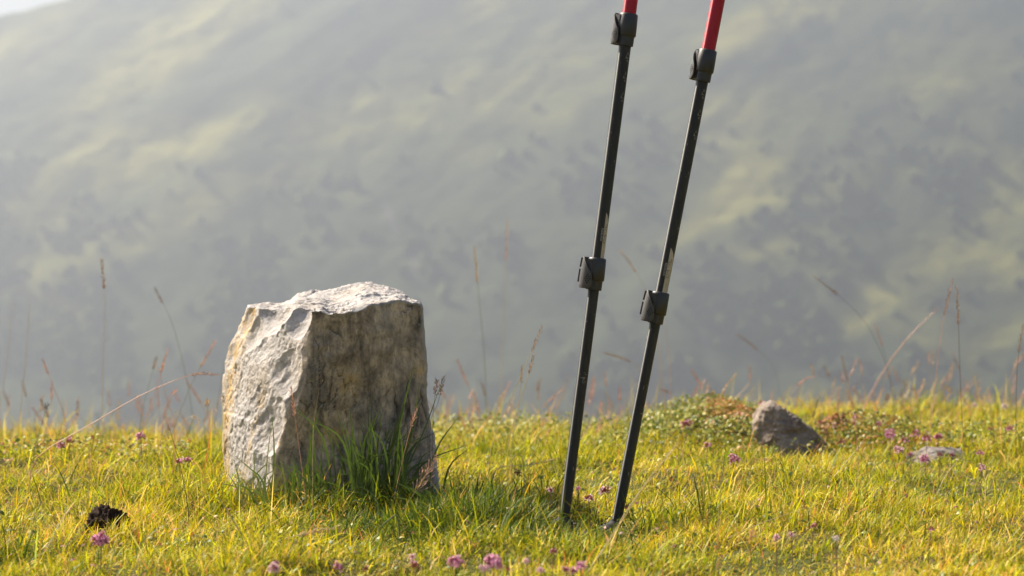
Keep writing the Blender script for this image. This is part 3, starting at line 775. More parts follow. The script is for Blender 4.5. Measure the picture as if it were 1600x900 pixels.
def blades(x, y, hs, ws, flat=0.0, pal=None, seg=3, colmul=1.0):
    n = len(x); q = np.stack([x, y, 0 * x], -1)
    z0 = gz(x, y)
    pn = fbm(q * 5.5, 3, 101); pm = fbm(q * 2.2, 3, 111); pk = fbm(q * 16, 2, 131)
    for (cx_, cy_, sx_, sy_, dm) in ((0.76, 4.10, 0.09, 0.14, .25), (0.069, 3.17, 0.032, 0.07, .66), (0.140, 3.20, 0.026, 0.07, .58), (0.50, 4.30, 0.09, 0.15, .45), (-0.545, 3.14, 0.03, 0.06, .35)):
        hs = hs * (1 - dm * np.exp(-((x - cx_) / sx_) ** 2 - ((y - cy_) / sy_) ** 2))
    h = hs * (0.78 + 0.45 * pn + 0.35 * pk) * RNG.uniform(0.5, 1.45, n)
    d1, tvx, tvy, tc = tussocks(x, y)
    h = h * np.clip(1.30 - 0.62 * d1, 0.45, 1.3) * (0.78 + 0.5 * tc)
    h = np.maximum(h, 0.008)
    az = RNG.uniform(0, 2 * np.pi, n); az = np.where(RNG.random(n) < 0.25, RNG.normal(-0.15, 0.8, n), az)   # a light lean to the right
    rz_ = np.arctan2(tvy, tvx) + RNG.normal(0, 0.7, n); az = np.where(RNG.random(n) < 0.35 * np.clip(d1, 0, 1), rz_, az)
    lean = np.abs(RNG.normal(0.42, 0.38, n)) + flat * RNG.uniform(0.5, 1.2, n)
    bend = np.abs(RNG.normal(0.95, 0.75, n))
    w = ws * RNG.uniform(0.65, 1.3, n)
    t = np.linspace(0, 1, seg + 1)
    ang = lean[:, None] + bend[:, None] * t[None, :] ** 1.3
    ang = np.minimum(ang, 2.2)
    st = np.diff(t, prepend=0.0)[None, :] * h[:, None]
    r = np.cumsum(np.sin(ang) * st, 1); zz = np.cumsum(np.cos(ang) * st, 1)
    ctr = np.stack([x[:, None] + r * np.cos(az)[:, None], y[:, None] + r * np.sin(az)[:, None], z0[:, None] + zz - 0.004], -1)
    fa = az + RNG.normal(np.pi / 2, 0.5, n)
    side = np.stack([np.cos(fa), np.sin(fa), RNG.normal(0, 0.15, n)], -1)
    prof = np.array([0.8, 1.0, 0.75, 0.0]) if seg == 3 else np.interp(t, [0, .35, .7, 1], [.8, 1, .7, 0])
    off = side[:, None, :] * (w[:, None] * prof[None, :] * 0.5)[..., None]
    L = ctr - off; R = ctr + off
    nvb = 2 * seg + 1 
    V = np.zeros((n, nvb, 3)); V[:, 0:2 * seg:2] = L[:, :seg]; V[:, 1:2 * seg:2] = R[:, :seg]; V[:, -1] = ctr[:, -1]
    quads = np.array([[2 * i, 2 * i + 1, 2 * i + 3, 2 * i + 2] for i in range(seg - 1)]); tri = np.array([[2 * seg - 2, 2 * seg - 1, 2 * seg]])
    if pal is None:
        tg = (_hash(np.floor(tc * 9999), 0 * tc, 0 * tc, 5) - 0.5) * 2.0; wq = np.stack([0.7 + 0.9 * pm + 0.7 * tg, 1.5 + 0.3 * tg, 1.1 - 0.7 * pm - 0.6 * tg, 0.40 - 0.3 * pn - 0.2 * pm - 0.35 * tg + 0.5 * d1 * d1, 0.13 - 0.10 * pm - 0.15 * tg, 0.20 + 0.4 * pm + 0.35 * tg], 1)
    else: wq = np.tile(np.array(pal, float), (n, 1))
    wq = np.maximum(wq, 0.02); cw = np.cumsum(wq, 1); pick = (RNG.random(n)[:, None] * cw[:, -1:] > cw).sum(1)
    c = G[pick] * np.exp(RNG.normal(0, 0.30, (n, 1))) * (1 + 0.08 * RNG.standard_normal((n, 3))) * colmul
    tipc = c * np.array([1.15, 1.0, 0.9])
    tt = np.concatenate([np.repeat(t[:seg], 2), [1.0]])
    C = c[:, None, :] * (1 - tt[None, :, None]) + tipc[:, None, :] * tt[None, :, None]
    return V.reshape(-1, 3), quads[None] + (np.arange(n) * nvb)[:, None, None], tri[None] + (np.arange(n) * nvb)[:, None, None], np.clip(C.reshape(-1, 3), 0.004, 0.9)
parts = []
def put(*a, **k):
    x, y = a[0], a[1]; m = ~near_stone(x, y)
    bare = sstep(0.80, 1.15, tussocks(x, y)[0]) * (0.35 + 0.65 * sstep(-0.1, 0.4, fbm(np.stack([x * 2.6, y * 2.6, 0 * x], -1), 2, 333)))
    m &= RNG.random(len(x)) > 0.80 * bare
    aa = [v[m] if hasattr(v, '__len__') else v for v in a]
    parts.append(blades(*aa, **k))
x, y = scatter(205000, 0, 0, 2.35, 4.6, wedge=0.6); put(x, y, 0.027, 0.0015)
x, y = scatter(125000, 0, 0, 4.2, 7.3, wedge=1.0); put(x, y, 0.033, 0.0021, seg=2)
x, y = scatter(90000, 0, 0, 2.35, 5.2, wedge=0.6); put(x, y, 0.028, 0.0013, flat=0.95, pal=[.6, 1.0, 1.1, 1.3, .35, .1], seg=2)   # thatch: old leaves lying flat
x, y = scatter(9000, 0, 0, 2.5, 7.0, wedge=1.0); put(x, y, 0.066, 0.0018)                                           # longer leaves
x, y = scatter(9000, 0, 0, 5.0, 7.2, wedge=1.0); put(x, y, 0.080, 0.0020, pal=[.3, .8, 1, 1.1, .9, .1])                     # taller along the crest
# longer green growth in the stone's lee, coloured darker to strengthen its cast shadow
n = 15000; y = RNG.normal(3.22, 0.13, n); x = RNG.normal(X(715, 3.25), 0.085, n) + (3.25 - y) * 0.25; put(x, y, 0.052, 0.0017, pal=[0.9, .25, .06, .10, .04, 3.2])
n = 2600; x = RNG.normal(X(400, 3.45), 0.05, n); y = RNG.normal(3.45, 0.06, n); put(x, y, 0.055, 0.0018, pal=[1, 1.2, 1, .5, .1, .3])
n = 1500; x = RNG.normal(X(20, 3.0), 0.05, n); y = RNG.normal(2.95, 0.05, n); put(x, y, 0.055, 0.0019, pal=[1.5, .7, .3, .3, .1, 1.5])
# beyond both sides of the picture
x = np.concatenate([RNG.uniform(-2.6, -1.0, 14000), RNG.uniform(1.0, 2.6, 14000)]); y = RNG.uniform(1.2, 7.2, 28000)
m = np.abs(x) > 0.235 * y + 0.30; put(x[m], y[m], 0.036, 0.0030)
x, y = RNG.uniform(-1.2, 1.2, 12000), RNG.uniform(0.4, 2.4, 12000); put(x, y, 0.034, 0.0026)
off = 0; VV, QQ, TT, CC = [], [], [], []
for V, Q, T, C in parts:
    VV.append(V); QQ.append((Q + off).reshape(-1, 4)); TT.append((T + off).reshape(-1, 3)); CC.append(C); off += len(V)
gr = big_mesh('grass', np.concatenate(VV), [np.concatenate(QQ), np.concatenate(TT)], M['grass'], colors=np.concatenate(CC)); kind(gr, 'stuff')
gr['label'] = 'short yellow green meadow turf'

# ------------------------------------------------------------------ creeping leaves on the mound by the boulder
def leaves(name, n, xs_, ys_, size, pal, seed, lift=0.03, label=None):
    r = np.random.default_rng(seed)
    x = r.normal(xs_[0], xs_[1], n); y = r.normal(ys_[0], ys_[1], n)
    z = gz(x, y) + lift * r.random(n) * np.clip(1.25 - ((x - xs_[0]) / (2.2 * xs_[1])) ** 2, 0.3, 1.2)
    nrm = np.stack([r.normal(0, .55, n), r.normal(-0.25, .55, n), np.ones(n)], 1); nrm /= np.linalg.norm(nrm, axis=1, keepdims=True)
    a = np.cross(nrm, r.normal(0, 1, (n, 3))); a /= np.linalg.norm(a, axis=1, keepdims=True); b = np.cross(nrm, a)
    s = size * r.uniform(0.55, 1.3, n)
    shape = [(-1, 0, 0), (-0.45, 0.5, .12), (0.35, 0.55, .10), (1, 0, -.25), (0.35, -0.55, .10), (-0.45, -0.5, .12)]
    c0 = np.stack([x, y, z], 1)
    V = np.stack([c0 + a * (u * s)[:, None] + b * (v * s)[:, None] + nrm * (w * s)[:, None] for u, v, w in shape], 1)
    F = np.array([[0, 1, 5], [1, 2, 4], [1, 4, 5], [2, 3, 4]])[None] + (np.arange(n) * 6)[:, None, None]
    pal = np.array(pal); c = pal[r.integers(0, len(pal), n)] * r.uniform(.7, 1.35, (n, 1))
    C = np.repeat(c[:, None, :], 6, 1)
    o = big_mesh(name, V.reshape(-1, 3), [F.reshape(-1, 3)], M['leaf'], colors=C.reshape(-1, 3)); kind(o, 'stuff')
    if label: o['label'] = label
    return o
GRN = [(0.20, 0.23, 0.018), (0.29, 0.29, 0.03), (0.10, 0.14, 0.015), (0.40, 0.34, 0.06)]
RED = [(0.44, 0.18, 0.05), (0.40, 0.25, 0.05), (0.26, 0.22, 0.03), (0.48, 0.26, 0.07)]
leaves('leafy_ground_cover', 9500, (0.39, 0.115), (4.78, 0.17), 0.0044, GRN, 3, 0.045, 'small leaved creeping plants over the mound left of the boulder')
leaves('leafy_ground_cover', 3000, (0.43, 0.045), (4.76, 0.07), 0.0044, RED, 4, 0.055, 'reddish creeping leaves on top of the mound left of the boulder')
leaves('leafy_ground_cover', 2000, (0.69, 0.055), (4.62, 0.08), 0.0044, GRN + RED[:2], 5, 0.035, 'creeping leaves at the right foot of the boulder')
leaves('leafy_ground_cover', 1000, (0.44, 0.03), (4.40, 0.04), 0.0044, GRN + RED, 15, 0.028, 'creeping leaves at the left foot of the boulder')
leaves('leafy_ground_cover', 320, (0.625, 0.02), (4.66, 0.03), 0.0046, [(0.22, 0.07, 0.03), (0.16, 0.07, 0.03), (0.3, 0.12, 0.04)], 16, 0.035, 'dark red leaves right behind the boulder')
leaves('leafy_ground_cover', 2200, (0.02, 0.16), (5.3, 0.22), 0.0048, GRN, 6, 0.06, 'leafy plants on the crest behind the poles')
leaves('leafy_ground_cover', 2000, (0.85, 0.16), (4.6, 0.14), 0.0042, GRN, 8, 0.03, 'small leaves among the pink flowers by the flat rock')
leaves('leafy_ground_cover', 1200, (-0.72, 0.14), (4.3, 0.12), 0.0042, GRN + RED[:1], 9, 0.035, 'small leaves among the flowers left of the stone')

# low broad leaves and withered seed husks through the turf
def scattered(name, n, size, pal, seed, z0, label, mat):
    r = np.random.default_rng(seed); t = r.random(n); y = (2.45 ** 0.7 + t * (6.6 ** 0.7 - 2.45 ** 0.7)) ** (1 / 0.7); x = r.uniform(-1, 1, n) * (0.225 * y + 0.25)
    k = fbm(np.stack([x * 4, y * 4, 0 * x], -1), 2, seed) + 0.5 * r.normal(0, .4, n) > 0.05; k &= ~near_stone(x, y); x, y = x[k], y[k]; n = len(x)
    z = gz(x, y) + z0 * r.uniform(0.5, 1.2, n)
    nrm = np.stack([r.normal(0, .6, n), r.normal(-.2, .6, n), np.ones(n)], 1); nrm /= np.linalg.norm(nrm, axis=1, keepdims=True)
    a = np.cross(nrm, r.normal(0, 1, (n, 3))); a /= np.linalg.norm(a, axis=1, keepdims=True); b = np.cross(nrm, a); s = size * r.uniform(.5, 1.4, n); c0 = np.stack([x, y, z], 1)
    V = np.stack([c0 + a * (u * s)[:, None] + b * (v * s)[:, None] + nrm * (w * s)[:, None] for u, v, w in [(-1, 0, 0), (-.35, .42, .2), (.4, .40, .15), (1, 0, -.3), (.4, -.4, .15), (-.35, -.42, .2)]], 1)
    F = np.array([[0, 1, 5], [1, 2, 4], [1, 4, 5], [2, 3, 4]])[None] + (np.arange(n) * 6)[:, None, None]
    pal = np.array(pal); c = pal[r.integers(0, len(pal), n)] * r.uniform(.7, 1.3, (n, 1))
    o = big_mesh(name, V.reshape(-1, 3), [F.reshape(-1, 3)], mat, colors=np.repeat(c[:, None], 6, 1).reshape(-1, 3)); kind(o, 'stuff'); o['label'] = label
scattered('low_leaves', 9000, 0.0048, GRN, 71, 0.016, 'small broad leaves low in the turf', M['leaf'])
scattered('dry_husks', 3000, 0.0030, [(0.40, 0.28, 0.14), (0.34, 0.19, 0.12), (0.24, 0.11, 0.06), (0.46, 0.36, 0.20), (0.36, 0.17, 0.13)], 72, 0.024, 'withered husks and dead flower scraps in the turf', M['leaf'])
scattered('dry_husks', 700, 0.0036, [(0.38, 0.17, 0.13), (0.30, 0.09, 0.07), (0.44, 0.25, 0.18)], 73, 0.030, 'faded reddish flower scraps in the turf', M['leaf'])

# ------------------------------------------------------------------ long dark blades growing against the stone
def blade_mesh(pts, w, normal=Vector((0, -1, 0.15))):
    pts = bez(pts, 9); vs, fs = [], []
    for i, p in enumerate(pts):
        t = i / (len(pts) - 1); tg = (pts[min(i + 1, len(pts) - 1)] - pts[max(i - 1, 0)]).normalized()
        sd = tg.cross(normal).normalized() * (w * 0.5 * (1 - t ** 2.2) + 0.00015)
        vs += [p - sd, p + normal.normalized() * w * 0.12, p + sd]
        if i:
            b = 3 * i; fs += [(b - 3, b - 2, b + 1, b), (b - 2, b - 1, b + 2, b + 1)]
    return vs, fs
def tuft(label, base_px, base_py, d, tips, n_fill, spread, hrange, seed, mat='tuft'):
    """tips: (px, py, mid px, mid py, width in mm, start px)"""
    r = random.Random(seed); root = empty('grass_tuft', P(base_px, base_py, d)); root.location.z = gzf(root.location.x, d)
    tag(root, label, 'grass tuft'); o0 = root.location.copy()
    for (tx_, ty_, mx_, my_, w, sx) in tips:
        dd = d + r.uniform(-0.02, 0.02); b = P(sx, base_py, dd); b.z = gzf(b.x, b.y) - 0.005
        vs, fs = blade_mesh([b - o0, P(mx_, my_, dd - 0.01) - o0, P(tx_, ty_, dd - 0.02) - o0], w / 1000)
        mesh_obj('blade', vs, fs, M[mat], root)
    mb = MB()
    for k in range(n_fill):
        bx = r.gauss(base_px, spread); dd = d + r.uniform(-0.06, 0.02); b = P(bx, base_py, dd); b.z = gzf(b.x, b.y) - 0.005
        h = r.uniform(*hrange); lx = (bx - base_px) / FPX * d * 0.35 + r.gauss(0.006, 0.022); ly = r.gauss(-0.015, 0.02)
        m = b + Vector((lx * 0.35, ly * 0.3, h * 0.6)); t = b + Vector((lx * 1.2, ly, h * r.uniform(0.75, 1.0)))
        mb.add(*blade_mesh([b - o0, m - o0, t - o0], r.uniform(0.0016, 0.0032)))
    kind(mb.build('leaves', M[mat], root), 'stuff')
    return root
tuft('dense dark green tuft of long blades against the right half of the stone front', 590, 800, 3.41,
     [(648, 566, 618, 680, 4.2, 585), (662, 620, 632, 700, 3.2, 590), (582, 612, 578, 700, 3.4, 572), (560, 668, 566, 730, 4.4, 575), (655, 600, 640, 690, 3, 600), (625, 640, 605, 720, 3.6, 580),
      (640, 690, 615, 740, 3.2, 585), (690, 598, 655, 690, 2.2, 600), (548, 690, 556, 740, 2.6, 565)], 95, 38, (0.05, 0.165), 21)
tuft('sparser green tuft of arching blades at the left of the stone front', 480, 795, 3.415,
     [(485, 640, 492, 720, 2.8, 497), (500, 634, 484, 700, 2.2, 470), (526, 642, 548, 720, 3.0, 560), (482, 660, 486, 720, 3.6, 490), (430, 722, 470, 740, 2.6, 492), (424, 640, 428, 710, 2.4, 422), (505, 690, 498, 740, 2.4, 492), (535, 720, 528, 760, 3.4, 532)], 60, 34, (0.03, 0.09), 22)
tuft('pale green tuft of fine blades at the left foot of the stone', 400, 800, 3.47, [(424, 660, 416, 730, 2.0, 412), (398, 700, 396, 750, 2.0, 390)], 45, 20, (0.03, 0.085), 23, 'stem_green')
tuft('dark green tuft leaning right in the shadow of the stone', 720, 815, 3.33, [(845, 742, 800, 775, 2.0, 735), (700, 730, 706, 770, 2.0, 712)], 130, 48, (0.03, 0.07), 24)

# ------------------------------------------------------------------ flowering grass stalks
def stalk(label, d, pts, head=0, hk='head_brown', sk='stem_straw', fat=1.0, th=0.66, group=None, cat='grass stalk', loose=0.0, seed=None, hang=False):
    """pts: photo points from foot to tip; the foot is dropped to the ground; head: length in photo pixels"""
    r = random.Random(seed if seed is not None else hash((pts[-1][0] * 7 + pts[-1][1])) & 0xffff)
    for _ in range(4):
        g = gzf(X(pts[0][0], d), d)
        if Z(pts[0][1], d) < g - 0.002: d = (CAM_H - g) * FPX / (pts[0][1] - HORIZON)
    W3 = [P(a, b, d) for a, b in pts]
    g = gzf(W3[0].x, d)
    if W3[0].z > g + 0.004: W3.insert(0, Vector((W3[0].x - 0.15 * (W3[1].x - W3[0].x), d, g - 0.003)))
    else: W3[0].z = max(W3[0].z, g - 0.003)
    n = len(W3)
    for i, p in enumerate(W3): p.y += 0.03 * math.sin(i * 1.3) * (i / n)
    root = empty('grass_stalk', W3[0]); tag(root, label, cat, group)
    c = [p - W3[0] for p in bez(W3, 18)]
    hl = head / FPX * d
    mb = MB(); m = len(c)
    mb.tube(c, [th / 1000 * (1.15 - 0.75 * i / (m - 1)) for i in range(m)], 5); mb.build('stem', M[sk], root)
    if head:
        L = [0]
        for a, b in zip(c, c[1:]): L.append(L[-1] + (b - a).length)
        tot = L[-1]; mb = MB(); k = 0; s = max(tot - hl, 0.0)
        def at(s):
            for i in range(m - 1):
                if L[i + 1] >= s: return c[i].lerp(c[i + 1], (s - L[i]) / max(L[i + 1] - L[i], 1e-9)), (c[i + 1] - c[i]).normalized()
            return c[-1], (c[-1] - c[-2]).normalized()
        while s < tot + 0.0005:
            p, t = at(min(s, tot)); f = (s - (tot - hl)) / max(hl, 1e-6)
            a = t.cross(Vector((0.2, 1, 0.3))).normalized(); b = t.cross(a)
            for j in range(2):
                ph = k * 2.4 + r.uniform(-.4, .4); k += 1
                out = a * math.cos(ph) + b * math.sin(ph)
                if r.random() < 0.16: continue
                env = (0.45 + 0.75 * math.sin(math.pi * min(1, f * 0.86 + 0.12))) * (0.75 + 0.45 * math.sin(f * 19 + r.random()))
                fat_ = fat * 1.0; q = p + out * 0.0010 * fat_ * env
                if loose:
                    q2 = p + out * loose * env * r.uniform(0.4, 1) + t * loose * 0.9
                    mb.tube([p, q2], 0.00016, 3, False); q = q2
                dirn = (t * (1.0 if not hang else 0.35) + out * r.uniform(0.22, 0.80) + (Vector((0, 0, -0.5)) if hang else Vector()))
                mb.grain(q, dirn, (0.0044 + 0.0018 * r.random()) * (0.75 + 0.35 * fat_), 0.00080 * fat_ * r.uniform(.7, 1.2) * (1.15 - 0.5 * min(1, max(0, f))))
            s += 0.0021
        mb.build('seed_head', M[hk], root, smooth=False)
    return root
# left of the stone
stalk('tall upright stalk with a brown spike, tallest left of the stone', 4.6, [(158, 655), (160, 560), (165, 470), (162, 406)], 46, 'head_brown', 'stem_straw', 1.25)
stalk('thin stalk bending left with a faint dark spike, nearest the stone of the tall ones', 5.4, [(300, 655), (290, 590), (270, 505), (244, 450)], 26, 'head_brown', 'stem_green', 1.0)
stalk('bare thin stalk at the left end of the meadow, nearest the picture edge', 4.8, [(-4, 650), (10, 560), (22, 470)], 0, sk='stem_straw')
stalk('bare thin straight stalk, second from the left end of the meadow', 4.5, [(28, 665), (40, 545), (49, 468)], 0, sk='stem_straw')
stalk('stalk with two short pinkish spikes leaning left near the left end', 4.6, [(101, 660), (80, 600), (69, 562)], 26, 'head_pink', 'stem_pink', 1.0)
stalk('short upright pinkish spike beside the bare stalks at the left end', 4.8, [(70, 668), (78, 630), (83, 598)], 32, 'head_pink', 'stem_straw', 1.1)
stalk('green stemmed stalk ending in a single dark bud, left end of the crest', 4.0, [(52, 700), (64, 660), (76, 632)], 10, 'head_dark', 'stem_green', 1.6)
stalk('upright stalk with a blurred brown tip, left one of the cluster beside the stone', 5.0, [(218, 660), (232, 600), (246, 558)], 22, 'head_brown', 'stem_green', 1.3)
stalk('pinkish stalk leaning right with a slender spike, tallest of the cluster beside the stone', 4.2, [(222, 672), (242, 610), (264, 545)], 42, 'head_pink', 'stem_pink', 1.0)
stalk('bare orange stem crossing the slender spike beside the stone', 4.0, [(270, 665), (258, 620), (247, 568)], 0, sk='stem_pink')
stalk('small curved pink spike low in the cluster beside the stone', 4.2, [(252, 665), (262, 625), (277, 608)], 20, 'head_pink', 'stem_pink', 1.1)
stalk('stalk with a plump pink spike tilted right, close to the upper left of the stone', 4.6, [(268, 680), (296, 605), (337, 534)], 48, 'head_pink', 'stem_green', 1.2)
stalk('long pink stem slanting low to the right with an arched tip before the stone', 3.7, [(56, 716), (140, 664), (220, 618), (285, 590), (312, 584), (336, 587)], 50, 'head_brown', 'stem_pink', 0.9, 0.75)
stalk('blurred reddish stalk leaning left just beside the stone', 5.8, [(325, 660), (310, 625), (292, 594)], 46, 'head_pink', 'stem_pink', 1.3)
stalk('short stalk with a pale dry tuft at the left edge of the stone', 4.4, [(318, 668), (322, 645), (326, 626)], 16, 'head_straw', 'stem_straw', 2.0)
stalk('bare green stem rising close behind the left edge of the stone', 5.0, [(334, 670), (344, 600), (352, 556)], 0, sk='stem_green')
stalk('straw coloured spike standing in the turf above the dark earth lump', 3.35, [(134, 800), (137, 750), (142, 698)], 44, 'head_straw', 'stem_straw', 1.0)
stalk('red brown stem leaning left in the turf between the earth lump and the stone', 3.3, [(292, 795), (280, 730), (265, 662)], 12, 'head_brown', 'stem_dark', 0.8)
stalk('drooping pale spike bent over near the crest left of the stone', 4.2, [(280, 690), (288, 660), (300, 650), (312, 655)], 14, 'head_straw', 'stem_straw', 1.1)
# against the stone
stalk('orange brown spike standing against the shadow edge of the stone front', 3.37, [(474, 760), (465, 690), (456, 606)], 48, 'head_pink', 'stem_pink', 1.0)
stalk('rust red spike rising right in front of the stone front', 3.33, [(612, 795), (632, 705), (652, 636)], 34, 'head_pink', 'stem_pink', 0.9)
stalk('loose pink flowering panicle at the lower right corner of the stone', 3.28, [(618, 812), (645, 775), (678, 722)], 66, 'head_pink', 'stem_straw', 1.0, 0.6, loose=0.011)
stalk('dark drooping spikelets hanging at the right edge of the stone', 3.45, [(672, 668), (684, 630), (694, 588)], 36, 'head_brown', 'stem_dark', 1.2, 0.4)
stalk('pale pink drooping spikelet right beside the stone edge', 3.5, [(676, 668), (678, 630), (683, 594)], 30, 'head_pink', 'stem_dark', 1.3, 0.4)
stalk('thin bare stem curving left in front of the stone front', 3.35, [(488, 700), (490, 660), (500, 605)], 0, sk='stem_straw', th=0.4)
# between the stone and the poles
stalk('tall faint stalk with a straw spike, left of the pair between stone and poles', 5.8, [(760, 650), (757, 560), (748, 460), (742, 387)], 54, 'head_straw', 'stem_green', 1.3, 0.8)
stalk('tallest faint stalk with a thin upright spike, right of the pair between stone and poles', 6.2, [(781, 650), (786, 520), (790, 430), (793, 344)], 62, 'head_pink', 'stem_straw', 1.1, 0.8)
stalk('sharp slender stalk leaning right with a red brown spike left of the poles', 3.8, [(768, 700), (800, 620), (828, 555), (847, 510)], 44, 'head_brown', 'stem_straw', 0.9)
stalk('second sharp stalk with a lower spike just under the red brown one', 3.85, [(795, 690), (812, 630), (826, 585), (834, 553)], 32, 'head_brown', 'stem_straw', 0.9)
stalk('short dark spike beside the two sharp stalks left of the poles', 3.9, [(800, 690), (812, 620), (816, 572)], 30, 'head_brown', 'stem_straw', 0.8)
stalk('blurred red stalk leaning left in front of the valley right of the stone', 5.8, [(748, 650), (733, 608), (715, 563)], 44, 'head_pink', 'stem_pink', 1.3)
stalk('blurred pink spike lying over to the right left of the left pole', 5.2, [(835, 660), (850, 635), (881, 606)], 36, 'head_pink', 'stem_pink', 1.2)
stalk('arched white stem with two red brown flower heads hanging from it', 3.45, [(819, 790), (819, 740), (816, 716), (808, 710), (800, 718), (803, 732), (812, 742)], 16, 'calyx', 'stem_straw', 2.0, 0.6)
stalk('short stem with one black oval seed head between stone and left pole', 3.28, [(795, 812), (794, 790), (793, 766)], 16, 'head_dark', 'stem_dark', 2.4, 0.5)
stalk('thin green grass stem crossing in front of the foot of the left pole', 3.28, [(880, 812), (889, 760), (900, 700), (908, 678)], 10, 'head_dark', 'stem_green', 0.8, 0.5)
stalk('straw spike bent to the right on the turf left of the left pole', 3.55, [(775, 735), (825, 728), (868, 716)], 50, 'head_straw', 'stem_straw', 0.8)
# around and behind the poles
stalk('faint drooping dark spike high up between the two poles', 6.0, [(1034, 650), (1028, 540), (1008, 455), (990, 420), (969, 391)], 44, 'head_pink', 'stem_straw', 1.2)
stalk('short spike drooping to the right between the poles', 5.0, [(1000, 660), (1004, 590), (985, 565), (945, 551)], 42, 'head_brown', 'stem_straw', 1.0)
stalk('branched pink stalk right behind the left pole', 5.3, [(918, 660), (921, 625), (927, 592)], 50, 'head_pink', 'stem_pink', 1.2, loose=0.006)
stalk('upright pink spike between the feet of the poles', 4.9, [(970, 668), (969, 640), (968, 606)], 24, 'head_pink', 'stem_pink', 1.2)
stalk('slanting bare pink stem crossing the upright pink spike between the poles', 4.9, [(962, 668), (972, 640), (992, 600)], 0, sk='stem_pink')
stalk('small blurred pink spike between the left pole and the upright spike', 5.0, [(938, 668), (938, 650), (939, 628)], 18, 'head_pink', 'stem_pink', 1.2)
stalk('short orange spike in the turf just right of the left pole', 4.2, [(928, 700), (932, 680), (938, 656)], 28, 'head_pink', 'stem_straw', 0.9)
stalk('bare red stem rising behind the lock of the right pole', 4.5, [(1050, 655), (1048, 580), (1038, 500)], 0, sk='stem_pink')
stalk('second bare stem beside the red one right of the right pole', 4.7, [(1042, 655), (1036, 590), (1030, 530)], 0, sk='stem_pink')
stalk('short dark spike lying level right of the right pole', 5.0, [(1050, 660), (1049, 622), (1042, 612), (1030, 608)], 18, 'head_brown', 'stem_pink', 1.1)
stalk('blurred pink spike leaning left, left of the leafy mound', 5.7, [(1120, 650), (1100, 610), (1080, 578)], 34, 'head_pink', 'stem_pink', 1.2)
stalk('clear straw spike leaning right above the leafy mound', 4.7, [(1108, 660), (1125, 620), (1149, 584)], 40, 'head_straw', 'stem_straw', 1.1)
stalk('thin upright red spike behind the leafy mound', 6.0, [(1176, 650), (1174, 610), (1171, 572)], 24, 'head_pink', 'stem_pink', 1.0)
stalk('faint dark spike drooping left in the valley haze above the mound', 6.2, [(1222, 650), (1212, 580), (1182, 545), (1150, 522)], 44, 'head_brown', 'stem_green', 1.1, 0.35)
stalk('red spike pair at the left end of the leafy mound', 5.3, [(1076, 655), (1082, 630), (1088, 606)], 34, 'head_pink', 'stem_pink', 1.2, loose=0.005)
# right of the boulder
stalk('long dark stalk arching left with a drooping spike, right of the poles', 5.2, [(1398, 640), (1385, 570), (1352, 505), (1310, 462), (1272, 432)], 48, 'head_brown', 'stem_dark', 0.9, 0.45)
stalk('pink stalk with a bent tip above the boulder', 5.4, [(1222, 650), (1240, 612), (1258, 592), (1272, 588)], 34, 'head_pink', 'stem_pink', 1.2)
stalk('thin straw stalk leaning left into the bent pink tip above the boulder', 5.4, [(1286, 650), (1280, 610), (1266, 570)], 18, 'head_straw', 'stem_straw', 1.0)
stalk('knotted brown spike right of the boulder', 5.0, [(1332, 650), (1328, 610), (1315, 557)], 44, 'head_brown', 'stem_pink', 1.0)
stalk('thick blurred straw leaning far to the right on the right crest', 5.6, [(1350, 640), (1385, 575), (1420, 525), (1464, 480)], 0, sk='stem_pink', th=1.6)
stalk('faint reddish spike behind the thick leaning straw', 6.2, [(1402, 640), (1388, 570), (1369, 508)], 34, 'head_pink', 'stem_dark', 1.1)
stalk('tall pale stalk with a brown spike, left of the tall pair on the right', 4.6, [(1452, 700), (1462, 610), (1474, 510), (1486, 438)], 58, 'head_brown', 'stem_pink', 1.1)
stalk('tall dark stalk with a brown spike, right of the tall pair on the right', 4.3, [(1507, 690), (1502, 600), (1496, 510), (1492, 449)], 58, 'head_brown', 'stem_dark', 1.1)
stalk('dark stalk with a knotted spike at the right edge of the meadow', 4.3, [(1589, 690), (1590, 600), (1590, 550), (1595, 508)], 44, 'head_brown', 'stem_dark', 1.0)
stalk('blurred red stalk leaning right at the right edge of the meadow', 5.5, [(1566, 640), (1580, 590), (1602, 545)], 30, 'head_pink', 'stem_pink', 1.3)
stalk('pale bent spike nodding left on the right crest', 5.4, [(1494, 650), (1490, 620), (1482, 607), (1470, 602)], 26, 'head_straw', 'stem_straw', 1.2)
stalk('single dark bud on the right crest beside the thick leaning straw', 5.3, [(1388, 650), (1387, 635), (1386, 616)], 14, 'head_brown', 'stem_straw', 2.0)
stalk('forked pink flower spray on the right crest, nearest the right edge', 5.8, [(1530, 650), (1528, 625), (1528, 598)], 40, 'head_pink', 'stem_pink', 1.3, loose=0.010)
stalk('dark slanting spike in the turf above the pink flowers', 4.5, [(1440, 700), (1432, 668), (1414, 648)], 26, 'head_dark', 'stem_dark', 0.9)
stalk('thin upright stem in the turf right of the boulder', 4.4, [(1343, 755), (1341, 700), (1338, 655)], 14, 'head_pink', 'stem_pink', 0.9)
stalk('straw stem leaning right in the turf below the boulder', 4.0, [(1296, 755), (1325, 722), (1352, 690)], 20, 'head_straw', 'stem_straw', 0.8)
stalk('pale stem leaning right in front of the flat rock', 3.9, [(1464, 775), (1480, 745), (1506, 712)], 0, sk='stem_straw')
stalk('straw stem bent over to the left in front of the flat rock', 4.1, [(1540, 735), (1500, 716), (1440, 716), (1402, 725), (1375, 738)], 46, 'head_straw', 'stem_straw', 0.9)
stalk('bent straw spike with hanging orange leaf below the boulder', 4.3, [(1212, 750), (1208, 722), (1195, 717), (1178, 718)], 26, 'head_straw', 'stem_pink', 0.8)
